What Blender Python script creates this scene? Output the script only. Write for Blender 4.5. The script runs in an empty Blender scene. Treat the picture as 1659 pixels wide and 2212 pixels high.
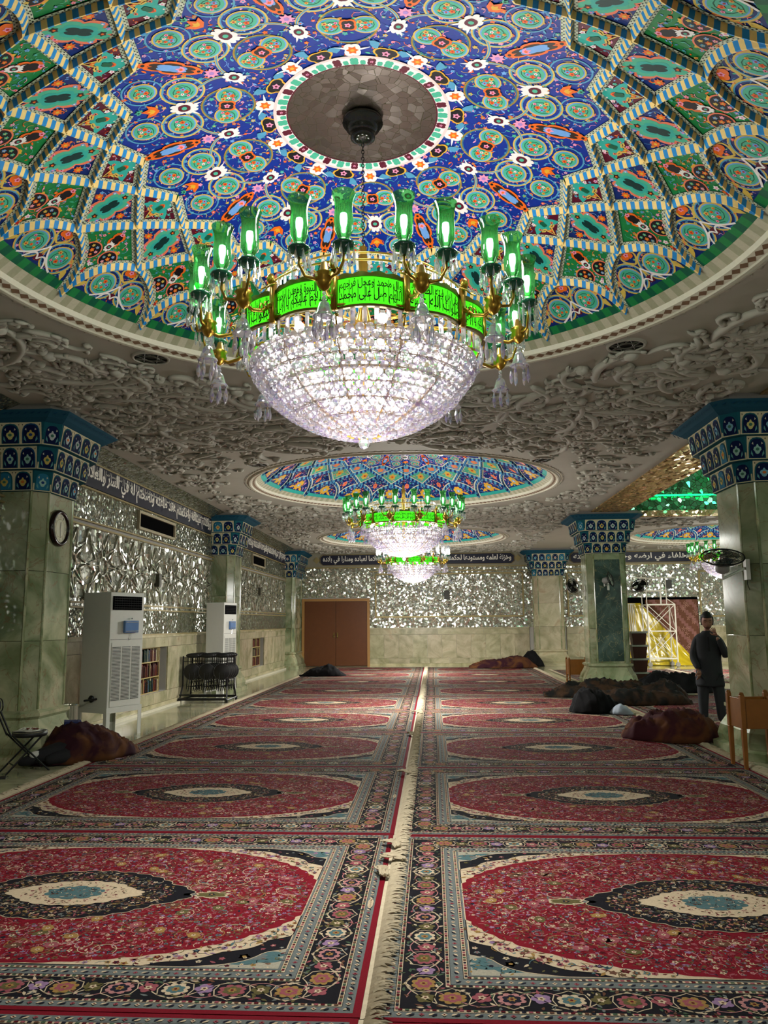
import bpy, math, random
import numpy as np
from mathutils import Vector, Matrix
PI = math.pi
C = bpy.context.scene.collection
SC = bpy.context.scene
R = random.Random(7)

# ------------------------------------------------------------------ camera
EYE = Vector((0, 0, 1.70)); PSI, TH, ROLL = 0.0611, 0.1428, 0.008
cam = bpy.data.cameras.new('camera'); cam.sensor_fit = 'HORIZONTAL'; cam.sensor_width = 36
cam.lens = 36.0 * 1661.0 / 1659.0; cam.clip_start = 0.05; cam.clip_end = 200
camo = bpy.data.objects.new('camera', cam); C.objects.link(camo); SC.camera = camo
_rt = Vector((math.cos(PSI), math.sin(PSI), 0)); _fh = Vector((-math.sin(PSI), math.cos(PSI), 0)); _z = Vector((0, 0, 1))
_fw = _fh * math.cos(TH) + _z * math.sin(TH); _up = -_fh * math.sin(TH) + _z * math.cos(TH)
_r2 = _rt * math.cos(ROLL) - _up * math.sin(ROLL); _u2 = _rt * math.sin(ROLL) + _up * math.cos(ROLL)
camo.matrix_world = Matrix(((_r2.x, _u2.x, -_fw.x, EYE.x), (_r2.y, _u2.y, -_fw.y, EYE.y), (_r2.z, _u2.z, -_fw.z, EYE.z), (0, 0, 0, 1)))

# ------------------------------------------------------------------ view, world, lights
SC.view_settings.view_transform = 'Standard'
try: SC.view_settings.look = 'None'
except Exception: pass
SC.view_settings.exposure = 0.38; SC.view_settings.gamma = 1.0; SC.view_settings.use_curve_mapping = False
cy = SC.cycles
cy.max_bounces = 5; cy.diffuse_bounces = 2; cy.glossy_bounces = 2; cy.transmission_bounces = 5; cy.transparent_max_bounces = 8
cy.use_adaptive_sampling = True; cy.adaptive_threshold = 0.07; cy.adaptive_min_samples = 12
cy.sample_clamp_indirect = 4.0; cy.sample_clamp_direct = 0; cy.caustics_reflective = False; cy.caustics_refractive = False
cy.use_denoising = True; cy.blur_glossy = 0.4
w = bpy.data.worlds.new('world'); SC.world = w; w.use_nodes = True
w.node_tree.nodes['Background'].inputs[0].default_value = (0.95, 1.0, 0.9, 1); w.node_tree.nodes['Background'].inputs[1].default_value = 0.22

def point(loc, energy, radius=0.2, col=(1, 0.97, 0.92), name='lamp_light'):
    l = bpy.data.lights.new(name, 'POINT'); l.energy = energy; l.shadow_soft_size = radius; l.color = col
    o = bpy.data.objects.new(name, l); C.objects.link(o); o.location = loc; return o

def disk(loc, energy, size):
    l = bpy.data.lights.new('bowl_light', 'AREA'); l.shape = 'DISK'; l.size = size; l.energy = energy; l.color = (1, .97, .92); l.spread = PI
    o = bpy.data.objects.new('bowl_light', l); C.objects.link(o); o.location = loc; return o

CHAND = [(-0.47, 5.4), (-0.55, 15.6), (-0.62, 25.8), (9.7, 25.8)]
for i, (cx, cyy) in enumerate(CHAND):
    disk((cx, cyy, 2.93), [100, 260, 240, 240][i], 1.1); point((cx, cyy, 2.5), [45, 230, 230, 230][i], .35)                  # light thrown down by the crystal bowl
    point((cx, cyy, 3.45), [30, 40, 40, 40][i], 0.1)                   # bulbs inside the bowl
    n = 6 if i == 0 else 3
    for k in range(n):                                                  # the ring of green lamps lights the dome
        a = 2 * PI * (k + .5) / n
        point((cx + .95 * math.cos(a), cyy + .95 * math.sin(a), 4.3), [85, 60, 50, 45][i] / n, 0.12, (1, 1, 0.93))
point((-0.4, -4.8, 3.0), 90, 0.4)          # the chandelier of the bay behind the camera
point((9.7, 5.4, 3.1), 130, 0.4); point((9.7, 15.6, 3.1), 150, 0.4)   # chandeliers of the side hall, out of frame
for yy in (8.0, 13.0, 18.5):
    point((8.2, yy, 5.0), 25, 0.2, (0.1, 1.0, 0.45))                    # green tubes in the raised bay of the side hall

# ------------------------------------------------------------------ helpers
def lin(c):
    return tuple(((v / 255) / 12.92 if v / 255 <= 0.04045 else ((v / 255 + 0.055) / 1.055) ** 2.4) for v in c)

class MB:
    """collects shapes; build() links them as ONE mesh object"""
    def __init__(s): s.v = []; s.f = []; s.c = []; s.col = (0.8, 0.8, 0.8)
    def vert(s, p, c=None): s.v.append((p[0], p[1], p[2])); s.c.append(c or s.col); return len(s.v) - 1
    def poly(s, pts, c=None):
        i = len(s.v)
        for p in pts: s.vert(p, c)
        s.f.append(tuple(range(i, i + len(pts))))
    def raw(s, vs, fs, c=None):
        i = len(s.v)
        for p in vs: s.vert(p, c)
        for f in fs: s.f.append(tuple(i + k for k in f))
    def box(s, c, d, rz=0, col=None, rx=0, ry=0):
        M = Matrix.Rotation(rz, 3, 'Z') @ Matrix.Rotation(ry, 3, 'Y') @ Matrix.Rotation(rx, 3, 'X'); cc = Vector(c)
        vs = [cc + M @ Vector((x * d[0] / 2, y * d[1] / 2, z * d[2] / 2)) for x in (-1, 1) for y in (-1, 1) for z in (-1, 1)]
        s.raw(vs, [(0, 1, 3, 2), (4, 6, 7, 5), (0, 4, 5, 1), (2, 3, 7, 6), (0, 2, 6, 4), (1, 5, 7, 3)], col)
    def bb(s, x0, x1, y0, y1, z0, z1, col=None): s.box(((x0 + x1) / 2, (y0 + y1) / 2, (z0 + z1) / 2), (abs(x1 - x0), abs(y1 - y0), abs(z1 - z0)), 0, col)
    def tube(s, pts, r, n=6, col=None, flat=1.0, cap=True, up=None):
        pts = [Vector(p) for p in pts]; m = len(pts); i0 = len(s.v)
        nrm = Vector(up) if up else None
        for k, p in enumerate(pts):
            t = (pts[min(k + 1, m - 1)] - pts[max(k - 1, 0)])
            if t.length < 1e-9: t = Vector((0, 0, 1))
            t.normalize()
            if nrm is None:
                nrm = Vector((0, 0, 1)) if abs(t.z) < 0.9 else Vector((1, 0, 0))
            nn = (nrm - t * nrm.dot(t))
            nn = nn.normalized() if nn.length > 1e-6 else t.orthogonal().normalized()
            if up is None: nrm = nn
            b = t.cross(nn); rr = r[k] if isinstance(r, (list, tuple)) else r
            for j in range(n):
                a = 2 * PI * j / n
                s.vert(p + b * (math.cos(a) * rr) + nn * (math.sin(a) * rr * flat), col)
        for k in range(m - 1):
            for j in range(n):
                a = i0 + k * n + j; b_ = i0 + k * n + (j + 1) % n
                s.f.append((a, b_, b_ + n, a + n))
        if cap:
            s.f.append(tuple(i0 + j for j in range(n))[::-1]); s.f.append(tuple(i0 + (m - 1) * n + j for j in range(n)))
    def lathe(s, prof, n=24, c=(0, 0, 0), col=None, a0=0, a1=2 * PI, sx=1, sy=1, cols=None):
        i0 = len(s.v); full = abs(a1 - a0 - 2 * PI) < 1e-6; nn = n if full else n + 1
        for k, (r, z) in enumerate(prof):
            for j in range(nn):
                a = a0 + (a1 - a0) * j / n
                s.vert((c[0] + r * math.cos(a) * sx, c[1] + r * math.sin(a) * sy, c[2] + z), cols[k] if cols else col)
        for k in range(len(prof) - 1):
            for j in range(n):
                a = i0 + k * nn + j; b = i0 + k * nn + (j + 1) % nn
                s.f.append((a, b, b + nn, a + nn))
    def prism(s, poly, z0, z1, col=None, top=None):
        """vertical prism over an xy outline; top = outline at z1 when it flares"""
        n = len(poly); top = top or poly
        vs = [(x, y, z0) for x, y in poly] + [(x, y, z1) for x, y in top]
        fs = [(j, (j + 1) % n, (j + 1) % n + n, j + n) for j in range(n)] + [tuple(range(n))[::-1], tuple(range(n, 2 * n))]
        s.raw(vs, fs, col)
    def ball(s, c, r, col=None, n=10, m=6, sc=(1, 1, 1)):
        prof = [(math.sin(PI * k / m) * r, -math.cos(PI * k / m) * r * sc[2]) for k in range(m + 1)]
        s.lathe(prof, n, c, col, sx=sc[0], sy=sc[1])
    def build(s, name, mat=None, parent=None, smooth=False, loc=None):
        me = bpy.data.meshes.new(name); me.from_pydata(s.v, [], s.f)
        if len(s.v):
            at = me.color_attributes.new('Col', 'FLOAT_COLOR', 'POINT')
            a = np.ones((len(s.v), 4), np.float32); a[:, :3] = np.array(s.c, np.float32); at.data.foreach_set('color', a.ravel())
        if smooth: me.polygons.foreach_set('use_smooth', [True] * len(me.polygons))
        me.update()
        o = bpy.data.objects.new(name, me); C.objects.link(o)
        if mat: me.materials.append(mat)
        if parent: o.parent = parent
        if loc: o.location = loc
        return o

def nrm(o):  # consistent normals
    import bmesh
    bm = bmesh.new(); bm.from_mesh(o.data); bmesh.ops.remove_doubles(bm, verts=bm.verts, dist=1e-5); bmesh.ops.recalc_face_normals(bm, faces=bm.faces); bm.to_mesh(o.data); bm.free(); return o

def tag(o, label=None, cat=None, group=None, kind=None):
    if label: o['label'] = label
    if cat: o['category'] = cat
    if group: o['group'] = group
    if kind: o['kind'] = kind
    return o
def thing(name, label, cat, loc=(0, 0, 0), rz=0, group=None):
    o = bpy.data.objects.new(name, None); C.objects.link(o); o.location = loc; o.rotation_euler = (0, 0, rz); o.empty_display_size = .1
    return tag(o, label, cat, group)
def kids(o): return [c for c in bpy.data.objects if c.parent == o]
def copy_tree(o, parent=None):
    c = o.copy(); C.objects.link(c); c.parent = parent
    for ch in KID.get(o.name, None) or kids(o): copy_tree(ch, c)
    return c
KID = {}

# ------------------------------------------------------------------ materials
def newmat(name):
    m = bpy.data.materials.new(name); m.use_nodes = True; nt = m.node_tree; nt.nodes.clear()
    return m, nt, nt.nodes, nt.links
def principled(N, col=None, rough=.5, metal=0, spec=.5):
    b = N.new('ShaderNodeBsdfPrincipled'); b.inputs['Roughness'].default_value = rough; b.inputs['Metallic'].default_value = metal
    if 'Specular IOR Level' in b.inputs: b.inputs['Specular IOR Level'].default_value = spec
    if col: b.inputs['Base Color'].default_value = (*col, 1)
    return b
def simple(name, c, rough=.5, metal=0, var=.12, scale=14, spec=.4, bump=0, bscale=60):
    """one colour with a light procedural mottling"""
    m, nt, N, L = newmat(name); b = principled(N, None, rough, metal, spec); o = N.new('ShaderNodeOutputMaterial')
    tc = N.new('ShaderNodeTexCoord'); no = N.new('ShaderNodeTexNoise'); no.inputs['Scale'].default_value = scale; no.inputs['Detail'].default_value = 2
    mx = N.new('ShaderNodeMix'); mx.data_type = 'RGBA'; c1 = lin(c); mx.inputs[6].default_value = (*[v * (1 - var) for v in c1], 1); mx.inputs[7].default_value = (*[min(1, v * (1 + var)) for v in c1], 1)
    L.new(tc.outputs['Object'], no.inputs['Vector']); L.new(no.outputs['Fac'], mx.inputs[0]); L.new(mx.outputs[2], b.inputs['Base Color'])
    if bump:
        n2 = N.new('ShaderNodeTexNoise'); n2.inputs['Scale'].default_value = bscale; bp = N.new('ShaderNodeBump'); bp.inputs['Strength'].default_value = bump; bp.inputs['Distance'].default_value = .01
        L.new(tc.outputs['Object'], n2.inputs['Vector']); L.new(n2.outputs['Fac'], bp.inputs['Height']); L.new(bp.outputs[0], b.inputs['Normal'])
    L.new(b.outputs[0], o.inputs[0]); return m
def painted(name, rough=.5, var=.1, scale=30, spec=.35, metal=0):
    """surface whose pattern colours are carried by its inlaid polygons"""
    m, nt, N, L = newmat(name); b = principled(N, None, rough, metal, spec); o = N.new('ShaderNodeOutputMaterial')
    at = N.new('ShaderNodeAttribute'); at.attribute_name = 'Col'; tc = N.new('ShaderNodeTexCoord'); no = N.new('ShaderNodeTexNoise'); no.inputs['Scale'].default_value = scale; no.inputs['Detail'].default_value = 3
    mr = N.new('ShaderNodeMapRange'); mr.inputs[3].default_value = 1 - var * 2; mr.inputs[4].default_value = 1 + var * 2
    vm = N.new('ShaderNodeVectorMath'); vm.operation = 'SCALE'
    L.new(tc.outputs['Object'], no.inputs['Vector']); L.new(no.outputs['Fac'], mr.inputs[0]); L.new(at.outputs['Color'], vm.inputs[0]); L.new(mr.outputs[0], vm.inputs['Scale'])
    L.new(vm.outputs[0], b.inputs['Base Color']); L.new(b.outputs[0], o.inputs[0]); return m
def emit(name, c, s):
    m, nt, N, L = newmat(name); e = N.new('ShaderNodeEmission'); o = N.new('ShaderNodeOutputMaterial'); e.inputs[0].default_value = (*c, 1); e.inputs[1].default_value = s
    L.new(e.outputs[0], o.inputs[0]); return m
def marble(name, stops, scale=1.1, rough=.18, vein=(150, 110, 60), vcol=True, vamt=.5):
    """onyx marble: warped clouds, thin veins, slab tone from the slab's own colour"""
    m, nt, N, L = newmat(name); b = principled(N, None, rough, 0, .5); o = N.new('ShaderNodeOutputMaterial')
    tc = N.new('ShaderNodeTexCoord'); at = N.new('ShaderNodeAttribute'); at.attribute_name = 'Col'
    ad = N.new('ShaderNodeVectorMath'); ad.operation = 'MULTIPLY_ADD'; ad.inputs[1].default_value = (9, 9, 9)
    L.new(at.outputs['Color'], ad.inputs[0]); L.new(tc.outputs['Object'], ad.inputs[2])
    no = N.new('ShaderNodeTexNoise'); no.inputs['Scale'].default_value = scale; no.inputs['Detail'].default_value = 7; no.inputs['Distortion'].default_value = 1.6; no.inputs['Roughness'].default_value = .55
    cr = N.new('ShaderNodeValToRGB'); e = cr.color_ramp.elements
    while len(e) < len(stops): e.new(.5)
    for k, (p, c) in enumerate(stops): e[k].position = p; e[k].color = (*lin(c), 1)
    n2 = N.new('ShaderNodeTexNoise'); n2.inputs['Scale'].default_value = scale * 1.7; n2.inputs['Detail'].default_value = 5; n2.inputs['Distortion'].default_value = 2.2
    sb = N.new('ShaderNodeMath'); sb.operation = 'SUBTRACT'; sb.inputs[1].default_value = .5; ab = N.new('ShaderNodeMath'); ab.operation = 'ABSOLUTE'
    mr = N.new('ShaderNodeMapRange'); mr.inputs[1].default_value = 0; mr.inputs[2].default_value = .012; mr.inputs[3].default_value = vamt; mr.inputs[4].default_value = 0
    mx = N.new('ShaderNodeMix'); mx.data_type = 'RGBA'; mx.inputs[7].default_value = (*lin(vein), 1)
    L.new(ad.outputs[0], no.inputs['Vector']); L.new(ad.outputs[0], n2.inputs['Vector']); L.new(no.outputs['Fac'], cr.inputs[0]); L.new(n2.outputs['Fac'], sb.inputs[0]); L.new(sb.outputs[0], ab.inputs[0]); L.new(ab.outputs[0], mr.inputs[0])
    L.new(mr.outputs[0], mx.inputs[0]); L.new(cr.outputs[0], mx.inputs[6])
    v3 = N.new('ShaderNodeVectorMath'); v3.operation = 'MULTIPLY'; L.new(mx.outputs[2], v3.inputs[0]); L.new(at.outputs['Color'], v3.inputs[1])
    L.new(v3.outputs[0], b.inputs['Base Color']); L.new(b.outputs[0], o.inputs[0]); return m
def mirror_mosaic(name, scale=14, tilt=.5, tint=(.82, .86, .8), base=(110, 112, 100), mixd=.35, rough=.12, line=.03, stretch=(1, 1, 1), tone=.5):
    """mosaic of small mirror facets set at slightly different angles"""
    m, nt, N, L = newmat(name); o = N.new('ShaderNodeOutputMaterial'); tc = N.new('ShaderNodeTexCoord')
    mp = N.new('ShaderNodeMapping'); mp.inputs['Scale'].default_value = stretch; L.new(tc.outputs['Object'], mp.inputs[0])
    v = N.new('ShaderNodeTexVoronoi'); v.inputs['Scale'].default_value = scale; v.distance = 'MANHATTAN' if tilt > 9 else 'EUCLIDEAN'
    e = N.new('ShaderNodeTexVoronoi'); e.feature = 'DISTANCE_TO_EDGE'; e.inputs['Scale'].default_value = scale
    L.new(mp.outputs[0], v.inputs['Vector']); L.new(mp.outputs[0], e.inputs['Vector'])
    ge = N.new('ShaderNodeNewGeometry'); sb = N.new('ShaderNodeVectorMath'); sb.operation = 'SUBTRACT'; sb.inputs[1].default_value = (.5, .5, .5)
    ma = N.new('ShaderNodeVectorMath'); ma.operation = 'MULTIPLY_ADD'; ma.inputs[1].default_value = (tilt,) * 3; nz = N.new('ShaderNodeVectorMath'); nz.operation = 'NORMALIZE'
    L.new(v.outputs['Color'], sb.inputs[0]); L.new(sb.outputs[0], ma.inputs[0]); L.new(ge.outputs['Normal'], ma.inputs[2]); L.new(ma.outputs[0], nz.inputs[0])
    g = N.new('ShaderNodeBsdfGlossy'); g.inputs['Roughness'].default_value = rough; g.inputs[0].default_value = (*tint, 1); L.new(nz.outputs[0], g.inputs['Normal'])
    d = N.new('ShaderNodeBsdfDiffuse'); sp = N.new('ShaderNodeSeparateColor'); L.new(v.outputs['Color'], sp.inputs[0])
    mr = N.new('ShaderNodeMapRange'); mr.inputs[3].default_value = tone; mr.inputs[4].default_value = 1.6; L.new(sp.outputs[1], mr.inputs[0])
    vs = N.new('ShaderNodeVectorMath'); vs.operation = 'SCALE'; vs.inputs[0].default_value = lin(base); L.new(mr.outputs[0], vs.inputs['Scale']); L.new(vs.outputs[0], d.inputs[0])
    mx = N.new('ShaderNodeMixShader'); mx.inputs[0].default_value = mixd; L.new(g.outputs[0], mx.inputs[1]); L.new(d.outputs[0], mx.inputs[2])
    jt = N.new('ShaderNodeBsdfDiffuse'); jt.inputs[0].default_value = (*lin((70, 66, 50)), 1)
    lt = N.new('ShaderNodeMath'); lt.operation = 'LESS_THAN'; lt.inputs[1].default_value = line; L.new(e.outputs['Distance'], lt.inputs[0])
    m2 = N.new('ShaderNodeMixShader'); L.new(lt.outputs[0], m2.inputs[0]); L.new(mx.outputs[0], m2.inputs[1]); L.new(jt.outputs[0], m2.inputs[2])
    L.new(m2.outputs[0], o.inputs[0]); return m

M = {}
M['stucco'] = simple('stucco', (178, 176, 164), .75, var=.1, scale=3)
M['cornice'] = painted('cornice_paint', .5, .04)
M['tile'] = painted('glazed_painted_tile', .45, .06, 40, .25)
M['plaster'] = simple('plain_plaster', (168, 165, 158), .8, var=.05)
M['rug'] = painted('rug_wool', .95, .16, 90, .08)
M['fringe'] = simple('cotton_fringe', (176, 164, 138), .95, var=.2, scale=30)
M['onyx'] = marble('onyx_marble', [(0.25, (58, 78, 50)), (0.42, (112, 124, 88)), (0.55, (150, 156, 124)), (0.68, (176, 172, 140)), (.8, (128, 104, 72))], .9, .12, (120, 70, 40))
M['onyx_dark'] = marble('dark_green_onyx', [(0.3, (20, 34, 30)), (0.5, (44, 66, 56)), (0.68, (70, 92, 84)), (.85, (116, 120, 92))], 1.3, .1, (170, 160, 110))
M['dado'] = marble('dado_marble', [(0.25, (120, 120, 84)), (0.45, (160, 154, 122)), (0.6, (182, 172, 142)), (.8, (150, 128, 92))], 1.2, .22, (110, 84, 50), vamt=.3)
M['floor'] = marble('floor_marble', [(0.3, (120, 124, 92)), (0.5, (160, 158, 128)), (.75, (182, 176, 148))], .7, .1, (120, 100, 70), vamt=.2)
M['mirror_l'] = mirror_mosaic('mirror_mosaic_side', 11, .36, (.95, .97, .92), (140, 142, 126), .3, .16, .03, (1, 1.2, 1))
M['mirror_fine'] = mirror_mosaic('mirror_mosaic_fine', 26, .5, (.8, .84, .76), (92, 94, 80), .45, .15, .03)
M['mirror_b'] = mirror_mosaic('mirror_mosaic_end', 15, .5, (.92, .96, .88), (140, 144, 124), .42, .16, .035)
M['mirror_bronze'] = mirror_mosaic('mirror_mosaic_bronze', 16, .7, (.9, .74, .5), (170, 136, 88), .5, .2, .02, (1, .5, 1))
M['mirror_green'] = mirror_mosaic('mirror_mosaic_green', 9, .6, (.25, .75, .45), (30, 100, 60), .35, .14, .05)
M['cap_tile'] = painted('capital_painted_tile', .7, .06, 40, .08)
M['matte_black'] = simple('matte_black', (8, 8, 9), .95, spec=.02)
M['disc'] = mirror_mosaic('mirror_mosaic_dim', 14, .10, (.3, .25, .23), (62, 52, 48), .5, .3, .02, tone=.6)
M['gold'] = simple('gilt_brass', (190, 150, 60), .28, .9, .15, spec=.6)
M['goldd'] = simple('dull_gilt', (120, 105, 50), .4, .7, .2)
M['gilt_trim'] = simple('gilt_trim', (150, 136, 92), .5, .3, .15)
M['white'] = simple('white_painted_steel', (206, 206, 196), .45, var=.03)
M['black'] = simple('black_plastic', (16, 16, 17), .45, var=.2)
M['blackm'] = simple('black_steel', (20, 20, 22), .35, .3, .2)
M['chrome'] = simple('polished_steel', (190, 190, 185), .15, .95, .05)
M['darkmetal'] = simple('dark_polished_metal', (62, 62, 60), .18, .9, .1)
M['wood'] = simple('varnished_wood', (126, 78, 26), .35, var=.22, scale=9)
M['door'] = simple('brown_wood_door', (92, 50, 16), .4, var=.14, scale=6)
M['wood_dark'] = simple('dark_wood', (62, 30, 16), .4, var=.2)
M['navy'] = simple('navy_inscription_ground', (20, 22, 44), .4, var=.15)
M['letter'] = simple('pale_lettering', (236, 232, 220), .5, var=.06)
M['ink'] = simple('black_lettering', (6, 20, 4), .5)
M['green_panel'] = emit('backlit_green_panel', lin((70, 225, 30)), 1.15)
M['bulb'] = emit('bulb', (1, 1, .86), 14)
M['bulb_in'] = emit('bowl_bulb', (1, .95, .9), 9)
M['led'] = emit('green_led', lin((30, 235, 130)), 2.2)
M['spot'] = emit('spotlight_glass', (.9, .93, 1), 3)
M['lit_cove'] = emit('cove_light_strip', (1, .98, .9), 3.0)
M['tarp'] = simple('yellow_plastic_sheet', (196, 172, 30), .25, var=.2, scale=3, spec=.7)
M['glass_lid'] = simple('blue_plastic_box', (90, 125, 175), .2, var=.1)

def crystal(name, tint=(.84, .80, .86), glass=.5, tr=.25):
    m, nt, N, L = newmat(name); o = N.new('ShaderNodeOutputMaterial')
    t = N.new('ShaderNodeBsdfTranslucent'); t.inputs[0].default_value = (*tint, 1); d = N.new('ShaderNodeBsdfDiffuse'); d.inputs[0].default_value = (*tint, 1)
    ge = N.new('ShaderNodeNewGeometry'); vo = N.new('ShaderNodeTexVoronoi'); vo.inputs['Scale'].default_value = 34; sc = N.new('ShaderNodeSeparateColor'); cr = N.new('ShaderNodeValToRGB'); e = cr.color_ramp.elements; cr.color_ramp.interpolation = 'CONSTANT'
    for q in range(4): e.new(.5)
    for k, (p, c) in enumerate(((0, (.92, .90, .94)), (.42, (.62, .50, .86)), (.56, (.95, .93, .96)), (.74, (.90, .74, .56)), (.84, (.40, .36, .42)), (.93, (.56, .76, .90)))): e[k].position = p; e[k].color = (*[v * w for v, w in zip(c, tint)], 1)
    L.new(ge.outputs['Position'], vo.inputs['Vector']); L.new(vo.outputs['Color'], sc.inputs[0]); L.new(sc.outputs[0], cr.inputs[0]); L.new(cr.outputs[0], t.inputs[0]); L.new(cr.outputs[0], d.inputs[0])  # coloured sparkle of the crystals is put into this patchy tint
    m0 = N.new('ShaderNodeMixShader'); m0.inputs[0].default_value = .35; L.new(t.outputs[0], m0.inputs[1]); L.new(d.outputs[0], m0.inputs[2])
    g = N.new('ShaderNodeBsdfGlass'); g.inputs['IOR'].default_value = 1.5; g.inputs['Roughness'].default_value = 0; g.inputs[0].default_value = (.98, .96, 1, 1)
    m1 = N.new('ShaderNodeMixShader'); m1.inputs[0].default_value = glass; L.new(m0.outputs[0], m1.inputs[1]); L.new(g.outputs[0], m1.inputs[2])
    tp = N.new('ShaderNodeBsdfTransparent'); m2 = N.new('ShaderNodeMixShader'); m2.inputs[0].default_value = tr; L.new(m1.outputs[0], m2.inputs[1]); L.new(tp.outputs[0], m2.inputs[2])
    L.new(m2.outputs[0], o.inputs[0]); return m
M['crystal'] = crystal('cut_crystal', glass=.45, tr=.2)
M['crystal_clear'] = crystal('clear_cut_crystal', (.85, .9, .86), .55, .4)
def thin_glass(name, c, gl=.14, d=.12):
    m, nt, N, L = newmat(name); o = N.new('ShaderNodeOutputMaterial'); tp = N.new('ShaderNodeBsdfTransparent'); tp.inputs[0].default_value = (*c, 1)
    df = N.new('ShaderNodeBsdfTranslucent'); df.inputs[0].default_value = (*c, 1); g = N.new('ShaderNodeBsdfGlossy'); g.inputs['Roughness'].default_value = .06
    m0 = N.new('ShaderNodeMixShader'); m0.inputs[0].default_value = d; L.new(tp.outputs[0], m0.inputs[1]); L.new(df.outputs[0], m0.inputs[2])
    m1 = N.new('ShaderNodeMixShader'); m1.inputs[0].default_value = gl; L.new(m0.outputs[0], m1.inputs[1]); L.new(g.outputs[0], m1.inputs[2]); L.new(m1.outputs[0], o.inputs[0]); return m
M['green_glass'] = thin_glass('green_glass', (.08, .42, .12), .1, .12)
M['green_dish'] = simple('emerald_glass', (8, 88, 66), .08, var=.2, spec=.9)
# ------------------------------------------------------------------ Arabic lettering
_F = {'ا': (0xFE8D, 2), 'أ': (0xFE83, 2), 'ب': (0xFE8F, 4), 'ة': (0xFE93, 2), 'ت': (0xFE95, 4), 'ث': (0xFE99, 4), 'ج': (0xFE9D, 4), 'ح': (0xFEA1, 4), 'خ': (0xFEA5, 4),
      'د': (0xFEA9, 2), 'ذ': (0xFEAB, 2), 'ر': (0xFEAD, 2), 'ز': (0xFEAF, 2), 'س': (0xFEB1, 4), 'ش': (0xFEB5, 4), 'ص': (0xFEB9, 4), 'ض': (0xFEBD, 4), 'ط': (0xFEC1, 4),
      'ظ': (0xFEC5, 4), 'ع': (0xFEC9, 4), 'غ': (0xFECD, 4), 'ف': (0xFED1, 4), 'ق': (0xFED5, 4), 'ك': (0xFED9, 4), 'ل': (0xFEDD, 4), 'م': (0xFEE1, 4), 'ن': (0xFEE5, 4),
      'ه': (0xFEE9, 4), 'و': (0xFEED, 2), 'ى': (0xFEEF, 2), 'ي': (0xFEF1, 4), 'ﻻ': (0xFEFB, 2), 'ء': (0xFE80, 1)}
def shape(t):
    t = t.replace('لا', 'ﻻ'); out = []
    for i, ch in enumerate(t):
        if ch not in _F: out.append(ch); continue
        b, n = _F[ch]; pv = t[i - 1] if i else ' '; nx = t[i + 1] if i + 1 < len(t) else ' '
        jp = pv in _F and _F[pv][1] == 4 and n > 1; jn = nx in _F and n == 4 and _F[nx][1] > 1
        k = (3 if jn else 1) if jp else (2 if jn else 0)
        out.append(chr(b + k))
    return ''.join(reversed(out))
def text_geo(t, width, height, bold=.012):
    """flat outline of a line of lettering as (verts, faces), scaled to fill width x height, origin at lower left"""
    c = bpy.data.curves.new('lettering', 'FONT'); c.body = shape(t); c.offset = bold; c.resolution_u = 3
    o = bpy.data.objects.new('lettering', c); C.objects.link(o)
    dg = bpy.context.evaluated_depsgraph_get(); dg.update(); me = o.evaluated_get(dg).to_mesh()
    vs = [tuple(v.co) for v in me.vertices]; fs = [tuple(p.vertices) for p in me.polygons]
    o.evaluated_get(dg).to_mesh_clear(); bpy.data.objects.remove(o); bpy.data.curves.remove(c)
    if not vs: return [], []
    x0 = min(v[0] for v in vs); x1 = max(v[0] for v in vs); y0 = min(v[1] for v in vs); y1 = max(v[1] for v in vs)
    return [((v[0] - x0) / (x1 - x0) * width, (v[1] - y0) / (y1 - y0) * height) for v in vs], fs

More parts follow.
